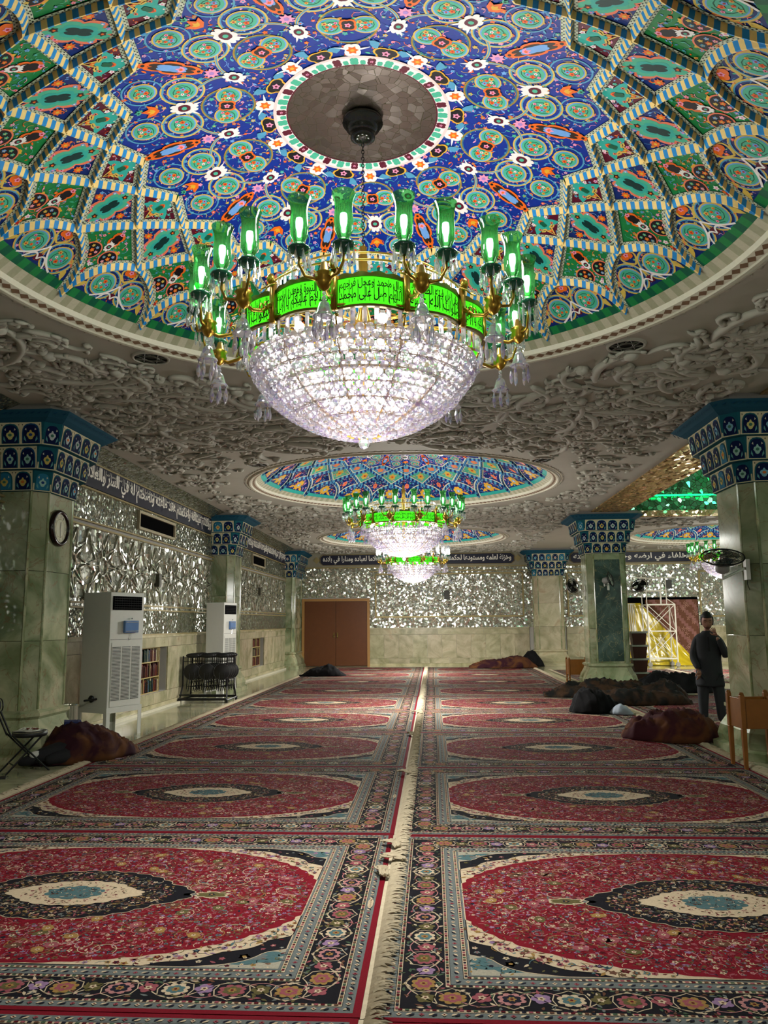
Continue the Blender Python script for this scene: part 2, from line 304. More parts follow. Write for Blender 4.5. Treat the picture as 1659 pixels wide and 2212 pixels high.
# ------------------------------------------------------------------ painted ornament
PAL = {k: lin(v) for k, v in dict(blue=(8, 44, 142), blue2=(12, 40, 112), teal=(74, 176, 146), teal2=(48, 168, 158), yel=(214, 180, 84), cyan=(80, 150, 190), wht=(240, 232, 232), mar=(92, 14, 40), grn=(26, 124, 66),
      org=(236, 104, 26), gold=(228, 170, 50), pink=(240, 150, 190), red=(190, 40, 30), blk=(22, 18, 24), brn=(48, 30, 22), lbl=(110, 160, 225), stripe=(40, 140, 215), cream=(250, 214, 140), dgr=(14, 90, 66), lil=(170, 130, 200), salm=(235, 120, 90)).items()}
class Paint(MB):
    """flat ornament drawn in plan (x, y) and laid on a surface fn(x, y, layer)"""
    def __init__(s, fn): MB.__init__(s); s.fn = fn; s.T = (1, 0, 0, 1, 0, 0)
    def frame(s, x=0, y=0, a=0, k=1, flip=1): ca, sa = math.cos(a) * k, math.sin(a) * k; s.T = (ca, -sa * flip, sa, ca * flip, x, y)
    def P(s, x, y, l): a, b, c, d, e, f = s.T; return s.fn(a * x + b * y + e, c * x + d * y + f, l)
    def fan(s, pts, col, l, c=None):
        n = len(pts); cx = c[0] if c else sum(p[0] for p in pts) / n; cy_ = c[1] if c else sum(p[1] for p in pts) / n
        i = s.vert(s.P(cx, cy_, l), col)
        for p in pts: s.vert(s.P(p[0], p[1], l), col)
        for k in range(n): s.f.append((i, i + 1 + k, i + 1 + (k + 1) % n))
    def disc(s, x, y, r, col, l, n=18, ry=None, a0=0):
        ry = ry or r; s.fan([(x + r * math.cos(2 * PI * k / n + a0), y + ry * math.sin(2 * PI * k / n + a0)) for k in range(n)], col, l, (x, y))
    def ring(s, x, y, r, w_, col, l, n=28, a0=0, a1=2 * PI):
        s.line([(x + r * math.cos(a0 + (a1 - a0) * k / n), y + r * math.sin(a0 + (a1 - a0) * k / n)) for k in range(n + 1)], w_, col, l)
    def line(s, pts, w_, col, l, taper=False):
        m = len(pts); i = len(s.v)
        for k, p in enumerate(pts):
            a = pts[max(k - 1, 0)]; b = pts[min(k + 1, m - 1)]; dx, dy = b[0] - a[0], b[1] - a[1]; q = math.hypot(dx, dy) or 1
            ww = w_ / 2 * (1 - k / (m - 1) * .8 if taper else 1)
            s.vert(s.P(p[0] - dy / q * ww, p[1] + dx / q * ww, l), col); s.vert(s.P(p[0] + dy / q * ww, p[1] - dx / q * ww, l), col)
        for k in range(m - 1): s.f.append((i + 2 * k, i + 2 * k + 1, i + 2 * k + 3, i + 2 * k + 2))
    def flower(s, x, y, r, col, cc, l, n=5, a0=0):
        s.fan([(x + r * (1 if k % 2 == 0 else .62) * math.cos(PI * k / n + a0), y + r * (1 if k % 2 == 0 else .62) * math.sin(PI * k / n + a0)) for k in range(2 * n)], col, l, (x, y))
        s.fan([(x + r * .36 * math.cos(2 * PI * k / 5), y + r * .36 * math.sin(2 * PI * k / 5)) for k in range(5)], cc, l + 1, (x, y))
    def leaf(s, x, y, L_, w_, a, col, l, bend=.25):
        ca, sa = math.cos(a), math.sin(a)
        q = [(0, 0), (.3, .5 + bend), (.65, .42 + bend), (1, bend * 1.4), (.65, -.32 + bend), (.3, -.4 + bend * .6)]
        s.fan([(x + (u * L_) * ca - (v * w_) * sa, y + (u * L_) * sa + (v * w_) * ca) for u, v in q], col, l)
    def tulip(s, x, y, r, a, col, c2, l):
        ca, sa = math.cos(a), math.sin(a)
        q = [(-.7, 0), (-.3, .6), (.5, .9), (.3, .35), (1, 0), (.3, -.35), (.5, -.9), (-.3, -.6)]
        s.fan([(x + (u * ca - v * sa) * r, y + (u * sa + v * ca) * r) for u, v in q], col, l, (x, y)); s.fan([(x + (u * .45 * ca - v * .45 * sa) * r, y + (u * .45 * sa + v * .45 * ca) * r) for u, v in q], c2, l + 1, (x, y))
    def lobed(s, x, y, rx, ry, a, n, amp, col, l, m=48, pw=1.):
        ca, sa = math.cos(a), math.sin(a); pts = []
        for k in range(m):
            t = 2 * PI * k / m; q = 1 + amp * abs(math.sin(n * t / 2)) ** pw; u, v = rx * q * math.cos(t), ry * q * math.sin(t); pts.append((x + u * ca - v * sa, y + u * sa + v * ca))
        s.fan(pts, col, l, (x, y))
def bez(p0, p1, p2, n=10): return [((1 - t) ** 2 * p0[0] + 2 * t * (1 - t) * p1[0] + t * t * p2[0], (1 - t) ** 2 * p0[1] + 2 * t * (1 - t) * p1[1] + t * t * p2[1]) for t in [k / n for k in range(n + 1)]]
def inside(p, poly):
    x, y = p; c = False; n = len(poly)
    for i in range(n):
        x1, y1 = poly[i]; x2, y2 = poly[i - 1]
        if (y1 > y) != (y2 > y) and x < (x2 - x1) * (y - y1) / (y2 - y1) + x1: c = not c
    return c
def sprinkle(P, test, box_, n, rmin, cols, size, l, rnd, leaves=True):
    """small blossoms, buds and leaves strewn over an area"""
    pts = []; tries = 0; grid = {}
    while len(pts) < n and tries < n * 12:
        tries += 1; x, y = rnd.uniform(box_[0], box_[1]), rnd.uniform(box_[2], box_[3])
        if not test((x, y)): continue
        g = (int(x / rmin), int(y / rmin))
        if any((x - q[0]) ** 2 + (y - q[1]) ** 2 < rmin * rmin for i in (-1, 0, 1) for j in (-1, 0, 1) for q in grid.get((g[0] + i, g[1] + j), ())): continue
        grid.setdefault(g, []).append((x, y)); pts.append((x, y)); k = rnd.random(); r = size * rnd.uniform(.7, 1.25); a = rnd.uniform(0, 2 * PI); c = rnd.choice(cols); c2 = rnd.choice(cols)
        if k < .45: P.flower(x, y, r, c, c2, l, 5, a)
        elif k < .75: P.tulip(x, y, r, a, c, c2, l)
        else: P.leaf(x, y, r * 2, r * .8, a, c, l, .2)
        if leaves:
            q = rnd.uniform(0, 2 * PI); P.line(bez((x, y), (x + r * 2 * math.cos(q), y + r * 2 * math.sin(q)), (x + r * 3 * math.cos(q + .9), y + r * 3 * math.sin(q + .9)), 4), size * .22, rnd.choice(cols), l - 1)
            P.leaf(x + r * 1.6 * math.cos(q + 2.4), y + r * 1.6 * math.sin(q + 2.4), r * 1.3, r * .6, q + 3, rnd.choice(cols), l - 1)
    return pts
# ------------------------------------------------------------------ domes
CZ = 4.5            # ceiling level
DOME_R, DOME_RISE, DOME_Z = 3.0, 1.0, 4.55
_RS = (DOME_R ** 2 + DOME_RISE ** 2) / (2 * DOME_RISE)
def dome_fn(x, y, l):
    Rr = _RS - l * 0.0011; q = Rr * Rr - x * x - y * y
    return (x, y, DOME_Z + DOME_RISE - _RS + math.sqrt(max(q, 0)))
def pol(r, d): return (r * math.cos(math.radians(d)), r * math.sin(math.radians(d)))
def lerp(a, b, t): return (a[0] + (b[0] - a[0]) * t, a[1] + (b[1] - a[1]) * t)
def resample(pts, step):
    out = [pts[0]]; acc = 0
    for a, b in zip(pts[:-1], pts[1:]):
        L_ = math.hypot(b[0] - a[0], b[1] - a[1]); n = max(1, int(L_ / .002))
        for k in range(1, n + 1):
            acc += L_ / n
            if acc >= step: out.append(lerp(a, b, k / n)); acc = 0
    if math.hypot(out[-1][0] - pts[-1][0], out[-1][1] - pts[-1][1]) > step * .3: out.append(pts[-1])
    return out
RV, RA, RB, RC, RP = 1.70, 1.865, 2.09, 2.41, 2.90

def make_dome(cx, cyy, hi=True, second=False, arc=None, a_off=0.0, label='', depth=1):
    K = dict(PAL); star = K['blue']; c1, c2, c3, c4 = K['mar'], K['blue2'], K['grn'], K['blue2']
    if second: star = K['blue']; c1, c2, c3, c4 = K['cyan'], K['teal'], K['blue2'], K['blue2']
    P = Paint(dome_fn); rn = random.Random(11 + int(second))
    ok = (lambda d: True) if arc is None else (lambda d: (d - arc[0]) % 360 <= (arc[1] - arc[0]))
    # ground
    nr, na = 26, 120
    for i in range(nr):
        for j in range(na):
            r0, r1 = DOME_R * i / nr, DOME_R * (i + 1) / nr; d0, d1 = 360 * j / na, 360 * (j + 1) / na
            if i == 0: P.raw([P.fn(0, 0, 0), P.fn(*pol(r1, d0), 0), P.fn(*pol(r1, d1), 0)], [(0, 1, 2)], c3)
            else: P.raw([P.fn(*pol(r0, d0), 0), P.fn(*pol(r1, d0), 0), P.fn(*pol(r1, d1), 0), P.fn(*pol(r0, d1), 0)], [(0, 1, 2, 3)], c3)
    def patch(a, b, c, d, col, l, n=6):       # quad a b c d, or edges as functions
        for i in range(n):
            for j in range(n):
                q = []
                for (u, v) in ((i, j), (i + 1, j), (i + 1, j + 1), (i, j + 1)):
                    q.append(lerp(lerp(a, b, u / n), lerp(d, c, u / n), v / n))
                P.raw([P.fn(*p, l) for p in q], [(0, 1, 2, 3)], col)
    def Rstar(d):                               # outline of the star field
        d = d % 18; t = d / 9 if d <= 9 else (18 - d) / 9
        a, b = pol(RV - .03, 0), pol(RA - .02, 9); p = lerp(a, b, t)
        return math.hypot(*p), math.degrees(math.atan2(p[1], p[0]))
    for k in range(20):
        for s in range(8):
            def pt(q):
                d = q * 18 / 8; r, a = Rstar(d); a = a if d <= 9 else 18 - a; return r, k * 18 + a
            (r0, d0), (r1, d1) = pt(s), pt(s + 1)
            for i in range(12):
                f0, f1 = i / 12, (i + 1) / 12
                P.raw([P.fn(*pol(r0 * f0 + .001, d0), 1), P.fn(*pol(r0 * f1, d0), 1), P.fn(*pol(r1 * f1, d1), 1), P.fn(*pol(r1 * f0 + .001, d1), 1)], [(0, 1, 2, 3)], star)
    # curved arch edge
    def arch(k, side):                          # from apex Nc (9+18k) down to rim point at 18k (side -1) or 18(k+1)
        a = pol(RC, 9 + 18 * k); e = pol(RP, 18 * k + (18 if side > 0 else 0)); m = pol(RC + .13, 9 + 18 * k + side * 8.6)
        return bez(a, m, e, 14)
    for k in range(20):
        d = 18 * k
        if not ok(d + 9): continue
        patch(pol(RV, d), pol(RA, d + 9), pol(RB, d), pol(RA, d - 9), c1, 2)
        patch(pol(RA, d + 9), pol(RB, d + 18), pol(RC, d + 9), pol(RB, d), c2, 2)
        L_, R_ = arch(k, -1), arch(k, 1)
        for i in range(14):                     # arch panel: strips between the two curves
            n = 6
            for j in range(n):
                P.raw([P.fn(*lerp(L_[i], R_[i], j / n), 2), P.fn(*lerp(L_[i], R_[i], (j + 1) / n), 2), P.fn(*lerp(L_[i + 1], R_[i + 1], (j + 1) / n), 2), P.fn(*lerp(L_[i + 1], R_[i + 1], j / n), 2)], [(0, 1, 2, 3)], c4)
    # ribs
    def rib(pts):
        st = .034 if hi else .05; q = resample(pts, st); m = len(q)
        nr_ = []
        for i in range(m):
            a, b = q[max(i - 1, 0)], q[min(i + 1, m - 1)]; dx, dy = b[0] - a[0], b[1] - a[1]; L_ = math.hypot(dx, dy) or 1; nr_.append((-dy / L_, dx / L_))
        o = lambda i, w_, h: P.fn(q[i][0] + nr_[i][0] * w_, q[i][1] + nr_[i][1] * w_, 3 + h / .0011)
        for s in (-1, 1):                       # pale dotted edging
            for i in range(m - 1):
                P.raw([o(i, s * .022, .004), o(i, s * .05, .004), o(i + 1, s * .05, .004), o(i + 1, s * .022, .004)], [(0, 1, 2, 3)], lin((206, 206, 186)) if i % 2 or not hi else lin((176, 186, 160)))
                P.raw([o(i, s * .05, .004), o(i, s * .05, 0), o(i + 1, s * .05, 0), o(i + 1, s * .05, .004)], [(0, 1, 2, 3)], K['blk'])
                if hi:
                    for f, g in ((.2, .028), (.7, .040)):
                        p0 = lerp(q[i], q[i + 1], f); p1 = lerp(q[i], q[i + 1], f + .28); nx, ny = nr_[i]
                        P.raw([P.fn(p0[0] + nx * s * g, p0[1] + ny * s * g, 8), P.fn(p0[0] + nx * s * (g + .008), p0[1] + ny * s * (g + .008), 8), P.fn(p1[0] + nx * s * (g + .008), p1[1] + ny * s * (g + .008), 8), P.fn(p1[0] + nx * s * g, p1[1] + ny * s * g, 8)], [(0, 1, 2, 3)], K['blk'])
        H = .045
        for i in range(m - 1):
            c = K['stripe'] if i % 2 else K['cream']
            if second: c = K['blue2'] if i % 2 else K['cyan']
            for s in (-1, 1):
                P.raw([o(i, s * .024, 0), o(i, s * .005, H), o(i + 1, s * .005, H), o(i + 1, s * .024, 0)], [(0, 1, 2, 3)], c)
            P.raw([o(i, -.005, H), o(i, .005, H), o(i + 1, .005, H), o(i + 1, -.005, H)], [(0, 1, 2, 3)], c)
    for k in range(20):
        d = 18 * k
        if not ok(d + 9): continue
        for s in (-9, 9):
            rib([pol(RV, d), pol(RA, d + s)]); rib([pol(RA, d + 9 if s > 0 else d + 9), pol(RB, d + 9 + s)]); rib([pol(RB, d), pol(RC, d + s)])
            rib(arch(k, -1 if s < 0 else 1))
    # border of green tiles at the rim
    for j in range(240):
        d0, d1 = 1.5 * j, 1.5 * (j + 1)
        if not ok(d0): continue
        c = K['dgr'] if j % 2 else K['grn']
        if second: c = K['teal2']
        P.raw([P.fn(*pol(2.82, d0), 4), P.fn(*pol(2.9, d0), 4), P.fn(*pol(2.9, d1), 4), P.fn(*pol(2.82, d1), 4)], [(0, 1, 2, 3)], c)
        P.raw([P.fn(*pol(2.9, d0), 5), P.fn(*pol(3.0, d0), 5), P.fn(*pol(3.0, d1), 5), P.fn(*pol(2.9, d1), 5)], [(0, 1, 2, 3)], lin((186, 180, 158)) if j % 2 else lin((160, 158, 132)))
    # ---- motifs
    fl = [K[c] for c in ('org', 'pink', 'cyan', 'yel', 'lbl', 'teal', 'teal', 'org', 'lbl', 'pink', 'cyan')]
    fo = [K[c] for c in ('org', 'pink', 'wht', 'yel', 'org', 'gold', 'lbl')]
    def spiral_disc(x, y, r, a, flip=1, c=K['teal']):
        P.disc(x, y, r + .014, K['yel'], 5, 22); P.disc(x, y, r + .003, K['lbl'], 6, 22); P.disc(x, y, r - .006, c, 7, 22)
        for q in range(3): P.line([(x + (r - .02 - .3 * r * t) * math.cos(a + flip * (t * 3 + q * 2.1)), y + (r - .02 - .3 * r * t) * math.sin(a + flip * (t * 3 + q * 2.1))) for t in [k / 6 for k in range(7)]], .006, K['dgr'], 8)
        for q in range(7):
            t = a + flip * q * .8; rr = r * (.62 if q % 2 else .3)
            P.flower(x + rr * math.cos(t), y + rr * math.sin(t), .024 if q % 3 == 0 else .016, fo[q % len(fo)], K['red'], 9, 5, t)
    def palmette(x, y, r, a, c=None, ci=None):
        P.lobed(x, y, r * 1.15, r * .75, a, 8, .28, c or K['wht'], 8, 40, .5); P.lobed(x, y, r * .6, r * .42, a, 2, .3, K['mar'], 9, 16); P.disc(x, y, r * .28, ci or K['teal'], 10, 8)
        for s in (-1, 1): P.leaf(x, y, r * 2.0, r * .35, a + s * 2.6, c or K['wht'], 8)
    if hi or second:
        for k in range(10):
            for (base, kind) in ((18 + 36 * k, 'A'), (36 * k, 'B')):
                if not ok(base): continue
                for s in (-1, 1) if kind == 'A' else (0,):
                    if kind == 'A':
                        for (r, d, rr) in ((1.60, 7.6, .084), (1.335, 7.9, .092), (1.01, 6.3, .080)):
                            x, y = pol(r, base + s * d)
                            if r == 1.60: P.ring(x, y, rr + .05, .012, K['cyan'], 4)
                            if r == 1.335: P.ring(x, y, rr + .055, .013, K['yel'], 4); P.ring(x, y, rr + .044, .01, K['cyan'], 4)
                            spiral_disc(x, y, rr, math.radians(base + (180 if s > 0 else 90)), s)
                        a, b = pol(1.31, base), pol(1.02, base + s * 18); m = pol(1.26, base + s * 17)
                        P.line(bez(a, m, b, 16), .022, K['yel'], 4); P.line(bez(a, m, b, 16), .010, K['cyan'], 5)
                        P.ring(*pol(1.0, base), .19, .013, K['yel'], 4, 28); P.ring(*pol(1.0, base), .178, .01, K['cyan'], 4, 28)
                if kind == 'A':
                    palmette(*pol(1.31, base), .07, math.radians(base))
                    P.lobed(*pol(1.01, base), .055, .05, math.radians(base), 4, .3, K['org'], 8, 24); P.lobed(*pol(1.01, base), .042, .036, math.radians(base), 4, .3, K['blk'], 9, 24); P.flower(*pol(1.01, base), .026, K['pink'], K['red'], 10)
                    P.tulip(*pol(1.53, base), .075, math.radians(base), K['org'], K['gold'], 8); P.tulip(*pol(1.62, base), .03, math.radians(base), K['teal'], K['dgr'], 8)
                    x, y = pol(.735, base); P.lobed(x, y, .062, .05, math.radians(base), 4, .3, K['wht'], 8, 24); P.flower(x, y, .045, K['org'], K['gold'], 9, 6)
                    for s in (-1, 1): P.leaf(x, y, .13, .02, math.radians(base + s * 75), K['wht'], 8)
                else:
                    palmette(*pol(1.03, base), .058, math.radians(base))
                    a = math.radians(base); x, y = pol(1.46, base)
                    P.lobed(x, y, .15, .052, a, 6, .35, K['org'], 8, 36, .6); P.lobed(x, y, .125, .038, a, 6, .35, K['brn'], 9, 36, .6); P.lobed(x, y, .09, .03, a, 4, .3, K['lbl'], 10, 24); P.tulip(*pol(1.40, base), .04, a, K['pink'], K['org'], 11)
                    P.lobed(*pol(1.65, base), .03, .024, a, 4, .2, K['org'], 8, 16); P.disc(*pol(1.65, base), .014, K['blk'], 9, 6); P.lobed(*pol(1.28, base), .028, .022, a, 4, .2, K['org'], 8, 16); P.disc(*pol(1.28, base), .013, K['blk'], 9, 6)
                    P.flower(*pol(1.19, base), .055, K['pink'], K['lil'], 8, 8)
                    x, y = pol(.715, base); P.lobed(x, y, .055, .075, a, 3, .3, K['gold'], 7, 24); P.lobed(x, y, .045, .062, a, 3, .3, K['blk'], 8, 24); P.flower(x, y, .032, K['pink'], K['mar'], 9)
                    for s in (-1, 1): P.leaf(*pol(.76, base + s * 5), .1, .07, a + s * 1.2, K['cyan'], 8, .4)
        sprinkle(P, lambda p: .68 < math.hypot(*p) < (Rstar(math.degrees(math.atan2(p[1], p[0])))[0] - .05) and ok(math.degrees(math.atan2(p[1], p[0]))), (-1.85, 1.85, -1.85, 1.85), 1500 if not second else 900, .045 if not second else .06, fl, .0185 if not second else .03, 5 - 1, rn)
        # panels
        for k in range(20):
            d = 18 * k
            if not ok(d + 9): continue
            fr = lambda r, dd: P.frame(*pol(r, dd), math.radians(dd) - PI / 2)
            fr(1.88, d)
            if not second:
                for s in (-1, 1):
                    P.leaf(0, -.06, .17, .08, PI / 2 - s * 1.25, K['teal2'], 5, s * .5); P.flower(s * .075, -.06, .022, K['wht'], K['pink'], 6); P.flower(s * .04, -.095, .02, K['pink'], K['wht'], 6); P.flower(s * .07, .015, .018, K['salm'], K['brn'], 6)
                P.lobed(0, -.04, .055, .08, 0, 6, .3, K['teal2'], 6, 30); P.tulip(0, -.05, .03, PI / 2, K['org'], K['red'], 8); P.lobed(0, -.015, .02, .03, 0, 4, .3, K['dgr'], 9, 16)
                P.line([(-.075, .04), (-.05, .055), (-.03, .05), (0, .13), (.03, .05), (.05, .055), (.075, .04)], .013, K['yel'], 6); P.line([(-.06, .03), (0, .045), (.06, .03)], .013, K['yel'], 6); P.flower(0, .07, .024, K['org'], K['yel'], 6)
            else: P.lobed(0, 0, .06, .06, 0, 4, .25, K['salm'], 4, 30); P.flower(0, 0, .035, K['yel'], K['org'], 5, 8)
            fr(2.12, d + 9)
            if not second:
                P.lobed(0, .0, .092, .18, 0, 8, .36, K['salm'], 5, 56, .6); P.lobed(0, 0, .076, .158, 0, 8, .30, K['teal'], 6, 56, .6); P.lobed(0, 0, .045, .095, 0, 6, .5, K['teal2'], 7, 40, .7); P.lobed(0, 0, .028, .06, 0, 4, .5, lin((8, 50, 50)), 8, 32, .6)
                for s in (-1, 1):
                    P.flower(s * .15, .0, .038, K['org'], K['gold'], 6, 8); P.flower(s * .09, .1, .02, K['pink'], K['red'], 6); P.flower(s * .09, -.1, .02, K['lbl'], K['wht'], 6); P.tulip(s * .055, .15 * s, .025, 0, K['lbl'], K['pink'], 7)
                    P.flower(0, s * .135, .028, K['brn'], K['org'], 8, 5)
            else:
                P.lobed(0, 0, .06, .09, 0, 6, .3, K['yel'], 5, 36); P.flower(0, 0, .045, K['org'], K['mar'], 6, 8)
            t0 = lambda p: True
            fr(2.42, d)
            if not second:
                sg = 1 if k % 2 else -1
                for s in (-1, 1):
                    P.disc(s * .095, .06, .085, K['salm'], 5, 20); P.disc(s * .095, .06, .074, K['blk'], 6, 20)
                    for q in range(6): P.flower(s * .095 + .045 * math.cos(q * 1.05), .06 + .045 * math.sin(q * 1.05), .017, fl[(q + k) % 10], K['yel'], 7)
                    P.flower(s * .095, .06, .022, K['org'], K['yel'], 7); P.leaf(s * .14, -.03, .1, .05, PI / 2 + s * .8, K['gold'], 5); P.line(bez((s * .17, .1), (s * .2, .24), (s * .05, .3), 8), .012, K['salm'], 5)
                palmette(0, -.035, .036, PI / 2); P.lobed(0, -.115, .045, .06, 0, 4, .4, K['org'], 5, 30, .6); P.lobed(0, -.115, .03, .042, 0, 4, .4, K['blk'], 6, 30, .6); P.flower(0, -.18, .025, K['pink'], K['red'], 6)
                P.flower(0, .25, .045, K['org'], K['red'], 6, 8); P.flower(0, .17, .025, K['wht'], K['pink'], 6)
            else: P.lobed(0, .02, .04, .07, 0, 6, .3, K['salm'], 5, 30); P.flower(0, 0, .04, K['yel'], K['red'], 5)
            fr(2.66, d + 9)
            if not second:
                for s in (-1, 1):
                    spiral_disc(s * .155, .02, .1, PI / 2 * s, s); P.ring(s * .155, .02, .15, .014, K['yel'], 4); P.ring(s * .155, .02, .139, .01, K['cyan'], 4)
                    P.leaf(s * .3, .05, .11, .05, PI / 2 - s * .6, K['yel'], 5); P.leaf(s * .3, -.05, .08, .04, PI / 2 + s * .4, K['yel'], 5)
                    P.line(bez((0, -.02), (s * .06, .1), (s * .2, .15), 8), .016, K['wht'], 8); P.line(bez((0, .12), (s * .05, .02), (s * .12, .16), 8), .014, K['wht'], 8)
                    P.line(bez((0, -.06), (s * .12, -.14), (s * .04, -.19), 8), .016, K['yel'], 4)
                P.lobed(0, -.17, .05, .04, 0, 4, .3, K['org'], 6, 24); P.flower(0, -.17, .026, K['pink'], K['red'], 7)
                P.lobed(0, .1, .03, .03, 0, 4, .3, K['mar'], 7, 16)
            else:
                P.lobed(0, .02, .085, .10, 0, 8, .35, K['gold'], 5, 40, .6); P.lobed(0, .02, .055, .065, 0, 8, .3, K['yel'], 6, 40); P.flower(0, .02, .05, K['lbl'], K['wht'], 7, 8)
                for s in (-1, 1): P.leaf(s * .1, .06, .16, .06, PI / 2 - s * 1.1, K['gold'], 5)
            P.frame()
        ring_test = lambda a, b: (lambda p: a < math.hypot(*p) < b and ok(math.degrees(math.atan2(p[1], p[0]))))
        # fill blossoms in the coffers, kept clear of the ribs
        segs = []
        for k in range(20):
            d = 18 * k
            for s in (-9, 9): segs += [(pol(RV, d), pol(RA, d + s)), (pol(RA, d + 9), pol(RB, d + 9 + s)), (pol(RB, d), pol(RC, d + s))]
            for s in (-1, 1):
                q = arch(k, s)[::3]; segs += list(zip(q[:-1], q[1:]))
        SA = np.array([[*a, *b] for a, b in segs])
        def clear(p):
            rr = math.hypot(*p)
            if not (1.75 < rr < 2.79) or not ok(math.degrees(math.atan2(p[1], p[0]))): return False
            ax, ay = SA[:, 0], SA[:, 1]; dx, dy = SA[:, 2] - ax, SA[:, 3] - ay
            t = np.clip(((p[0] - ax) * dx + (p[1] - ay) * dy) / (dx * dx + dy * dy + 1e-9), 0, 1)
            return float(np.min(np.hypot(p[0] - ax - t * dx, p[1] - ay - t * dy))) > .068
        sprinkle(P, clear, (-2.85, 2.85, -2.85, 2.85), 3000 if not second else 1500, .042 if not second else .06, fl, .0165 if not second else .026, 4, rn)
    P.frame()
    # medallion ring
    for j in range(72):
        d0, d1 = 5 * j, 5 * (j + 1)
        for a, b, c in ((.575, .65, K['wht']), (.65, .672, lin((245, 205, 205))), (.565, .578, K['mar'])):
            P.raw([P.fn(*pol(a, d0), 9), P.fn(*pol(b, d0), 9), P.fn(*pol(b, d1), 9), P.fn(*pol(a, d1), 9)], [(0, 1, 2, 3)], c)
    for j in range(32):
        d = 360 / 32 * j; a = math.radians(d)
        P.lobed(*pol(.612, d), .033, .026, a, 4, .35, K['mar'] if j % 2 else K['teal'], 10, 16)
        P.lobed(*pol(.6, d + 5.6), .022, .018, a, 4, .25, K['teal'], 10, 12)
        if j % 4 == 1: P.flower(*pol(.612, d), .014, K['pink'], K['mar'], 11)
    root = thing('painted_dome', label, 'dome', (cx, cyy, 0)) ; root.rotation_euler.z = math.radians(a_off)
    root['kind'] = 'structure'
    P.build('painted_shell', M['tile'], root)
    mb = MB()
    for j in range(60):
        for i in range(6):
            mb.raw([dome_fn(*pol(.57 * i / 6 + .0005, 6 * j), 7), dome_fn(*pol(.57 * (i + 1) / 6, 6 * j), 7), dome_fn(*pol(.57 * (i + 1) / 6, 6 * j + 6), 7), dome_fn(*pol(.57 * i / 6 + .0005, 6 * j + 6), 7)], [(0, 1, 2, 3)])
    if hi or not second: mb.build('mirror_medallion', M['disc'], root)
    # cornice ring: beads, diamonds, moulding, lace edge
    mb = MB(); z0 = CZ
    for j in range(360):
        d0, d1 = j, j + 1
        w1, w2 = lin((214, 208, 190)), lin((120, 92, 70))
        mb.raw([(*pol(2.99, d0), 4.57), (*pol(3.0, d0), 4.5), (*pol(3.0, d1), 4.5), (*pol(2.99, d1), 4.57)], [(0, 1, 2, 3)], w1)
        mb.raw([(*pol(3.0, d0), 4.50), (*pol(3.09, d0), 4.475), (*pol(3.09, d1), 4.475), (*pol(3.0, d1), 4.50)], [(0, 1, 2, 3)], w1)
        if j % 2 == 0:
            mb.raw([(*pol(3.01, d0 + 1), 4.496), (*pol(3.045, d0), 4.486), (*pol(3.08, d0 + 1), 4.476), (*pol(3.045, d0 + 2), 4.486)], [(0, 1, 2, 3)], w2)
    mb.lathe([(3.09, 4.475), (3.10, 4.462), (3.13, 4.458), (3.15, 4.47), (3.16, 4.485), (3.2, 4.487), (3.2, 4.505)], 120, col=lin((200, 196, 178)))
    for j in range(150):
        d = 360 * j / 150; mb.lathe([(.032, 0), (.02, -.012), (0, -.014)], 7, (*pol(3.21, d), 4.497), lin((180, 176, 160)))
    mb.build('cornice', M['cornice'], root)
    return root
_d1 = make_dome(*CHAND[0], True, False, label='large painted dome in blue and green over the nearest chandelier')
_d1.location = (-.47, 5.36, 0)
_d2 = make_dome(*CHAND[1], False, True, label='blue and teal painted dome above the middle chandelier')
_d3 = make_dome(*CHAND[2], False, True, label='farthest painted dome along the nave, before the end wall')
_d4 = make_dome(*CHAND[3], False, True, label='painted dome over the side hall behind the marble pillars')
# ------------------------------------------------------------------ room
XL, XE, YB = -5.6, 4.1, 30.9            # left wall, edge of the nave ceiling, end wall
def structure(o): o['kind'] = 'structure'; return o
# floor
mb = MB(); mb.bb(-6.2, 15, -9, 31.4, -.2, 0, (1, 1, 1)); structure(mb.build('floor', M['floor']))
mb = MB()
for i in range(-6, 15):
    for j in range(-2, 26):
        g = .92 + .12 * R.random()
        if -5.6 < i < -4 or i >= 3: mb.bb(i * 1.0 + .003, i * 1.0 + .997, j * 1.2 + .003, j * 1.2 + 1.197, 0, .004, (g, g, g))
structure(mb.build('floor_slabs', M['floor']))
# ceiling with round openings for the domes
def ceil_cell(mb, x0, x1, y0, y1, c, r, n=96):
    cx, cy_ = c; cor = [math.atan2(y - cy_, x - cx) for x, y in ((x0, y0), (x1, y0), (x1, y1), (x0, y1))]
    an = sorted(set([round(2 * PI * k / n - PI, 6) for k in range(n)] + cor)); m = len(an)
    def edge(a):
        dx, dy = math.cos(a), math.sin(a); t = 1e9
        if dx > 1e-9: t = min(t, (x1 - cx) / dx)
        if dx < -1e-9: t = min(t, (x0 - cx) / dx)
        if dy > 1e-9: t = min(t, (y1 - cy_) / dy)
        if dy < -1e-9: t = min(t, (y0 - cy_) / dy)
        return (cx + dx * t, cy_ + dy * t)
    for i in range(m):
        a, b = an[i], an[(i + 1) % m]; p, q = edge(a), edge(b)
        mb.raw([(cx + r * math.cos(a), cy_ + r * math.sin(a), CZ), (*p, CZ), (*q, CZ), (cx + r * math.cos(b), cy_ + r * math.sin(b), CZ)], [(0, 1, 2, 3)])
mb = MB()
for (cx, cy_), (y0, y1) in zip(CHAND[:3], ((.3, 10.5), (10.5, 20.7), (20.7, YB))): ceil_cell(mb, -5.2, XE, y0, y1, (cx, cy_), 3.15)
mb.raw([(-6, -9, CZ), (15, -9, CZ), (15, .3, CZ), (-6, .3, CZ)], [(0, 1, 2, 3)])
ceil_cell(mb, XE, 15, 20.4, YB, CHAND[3], 3.15)
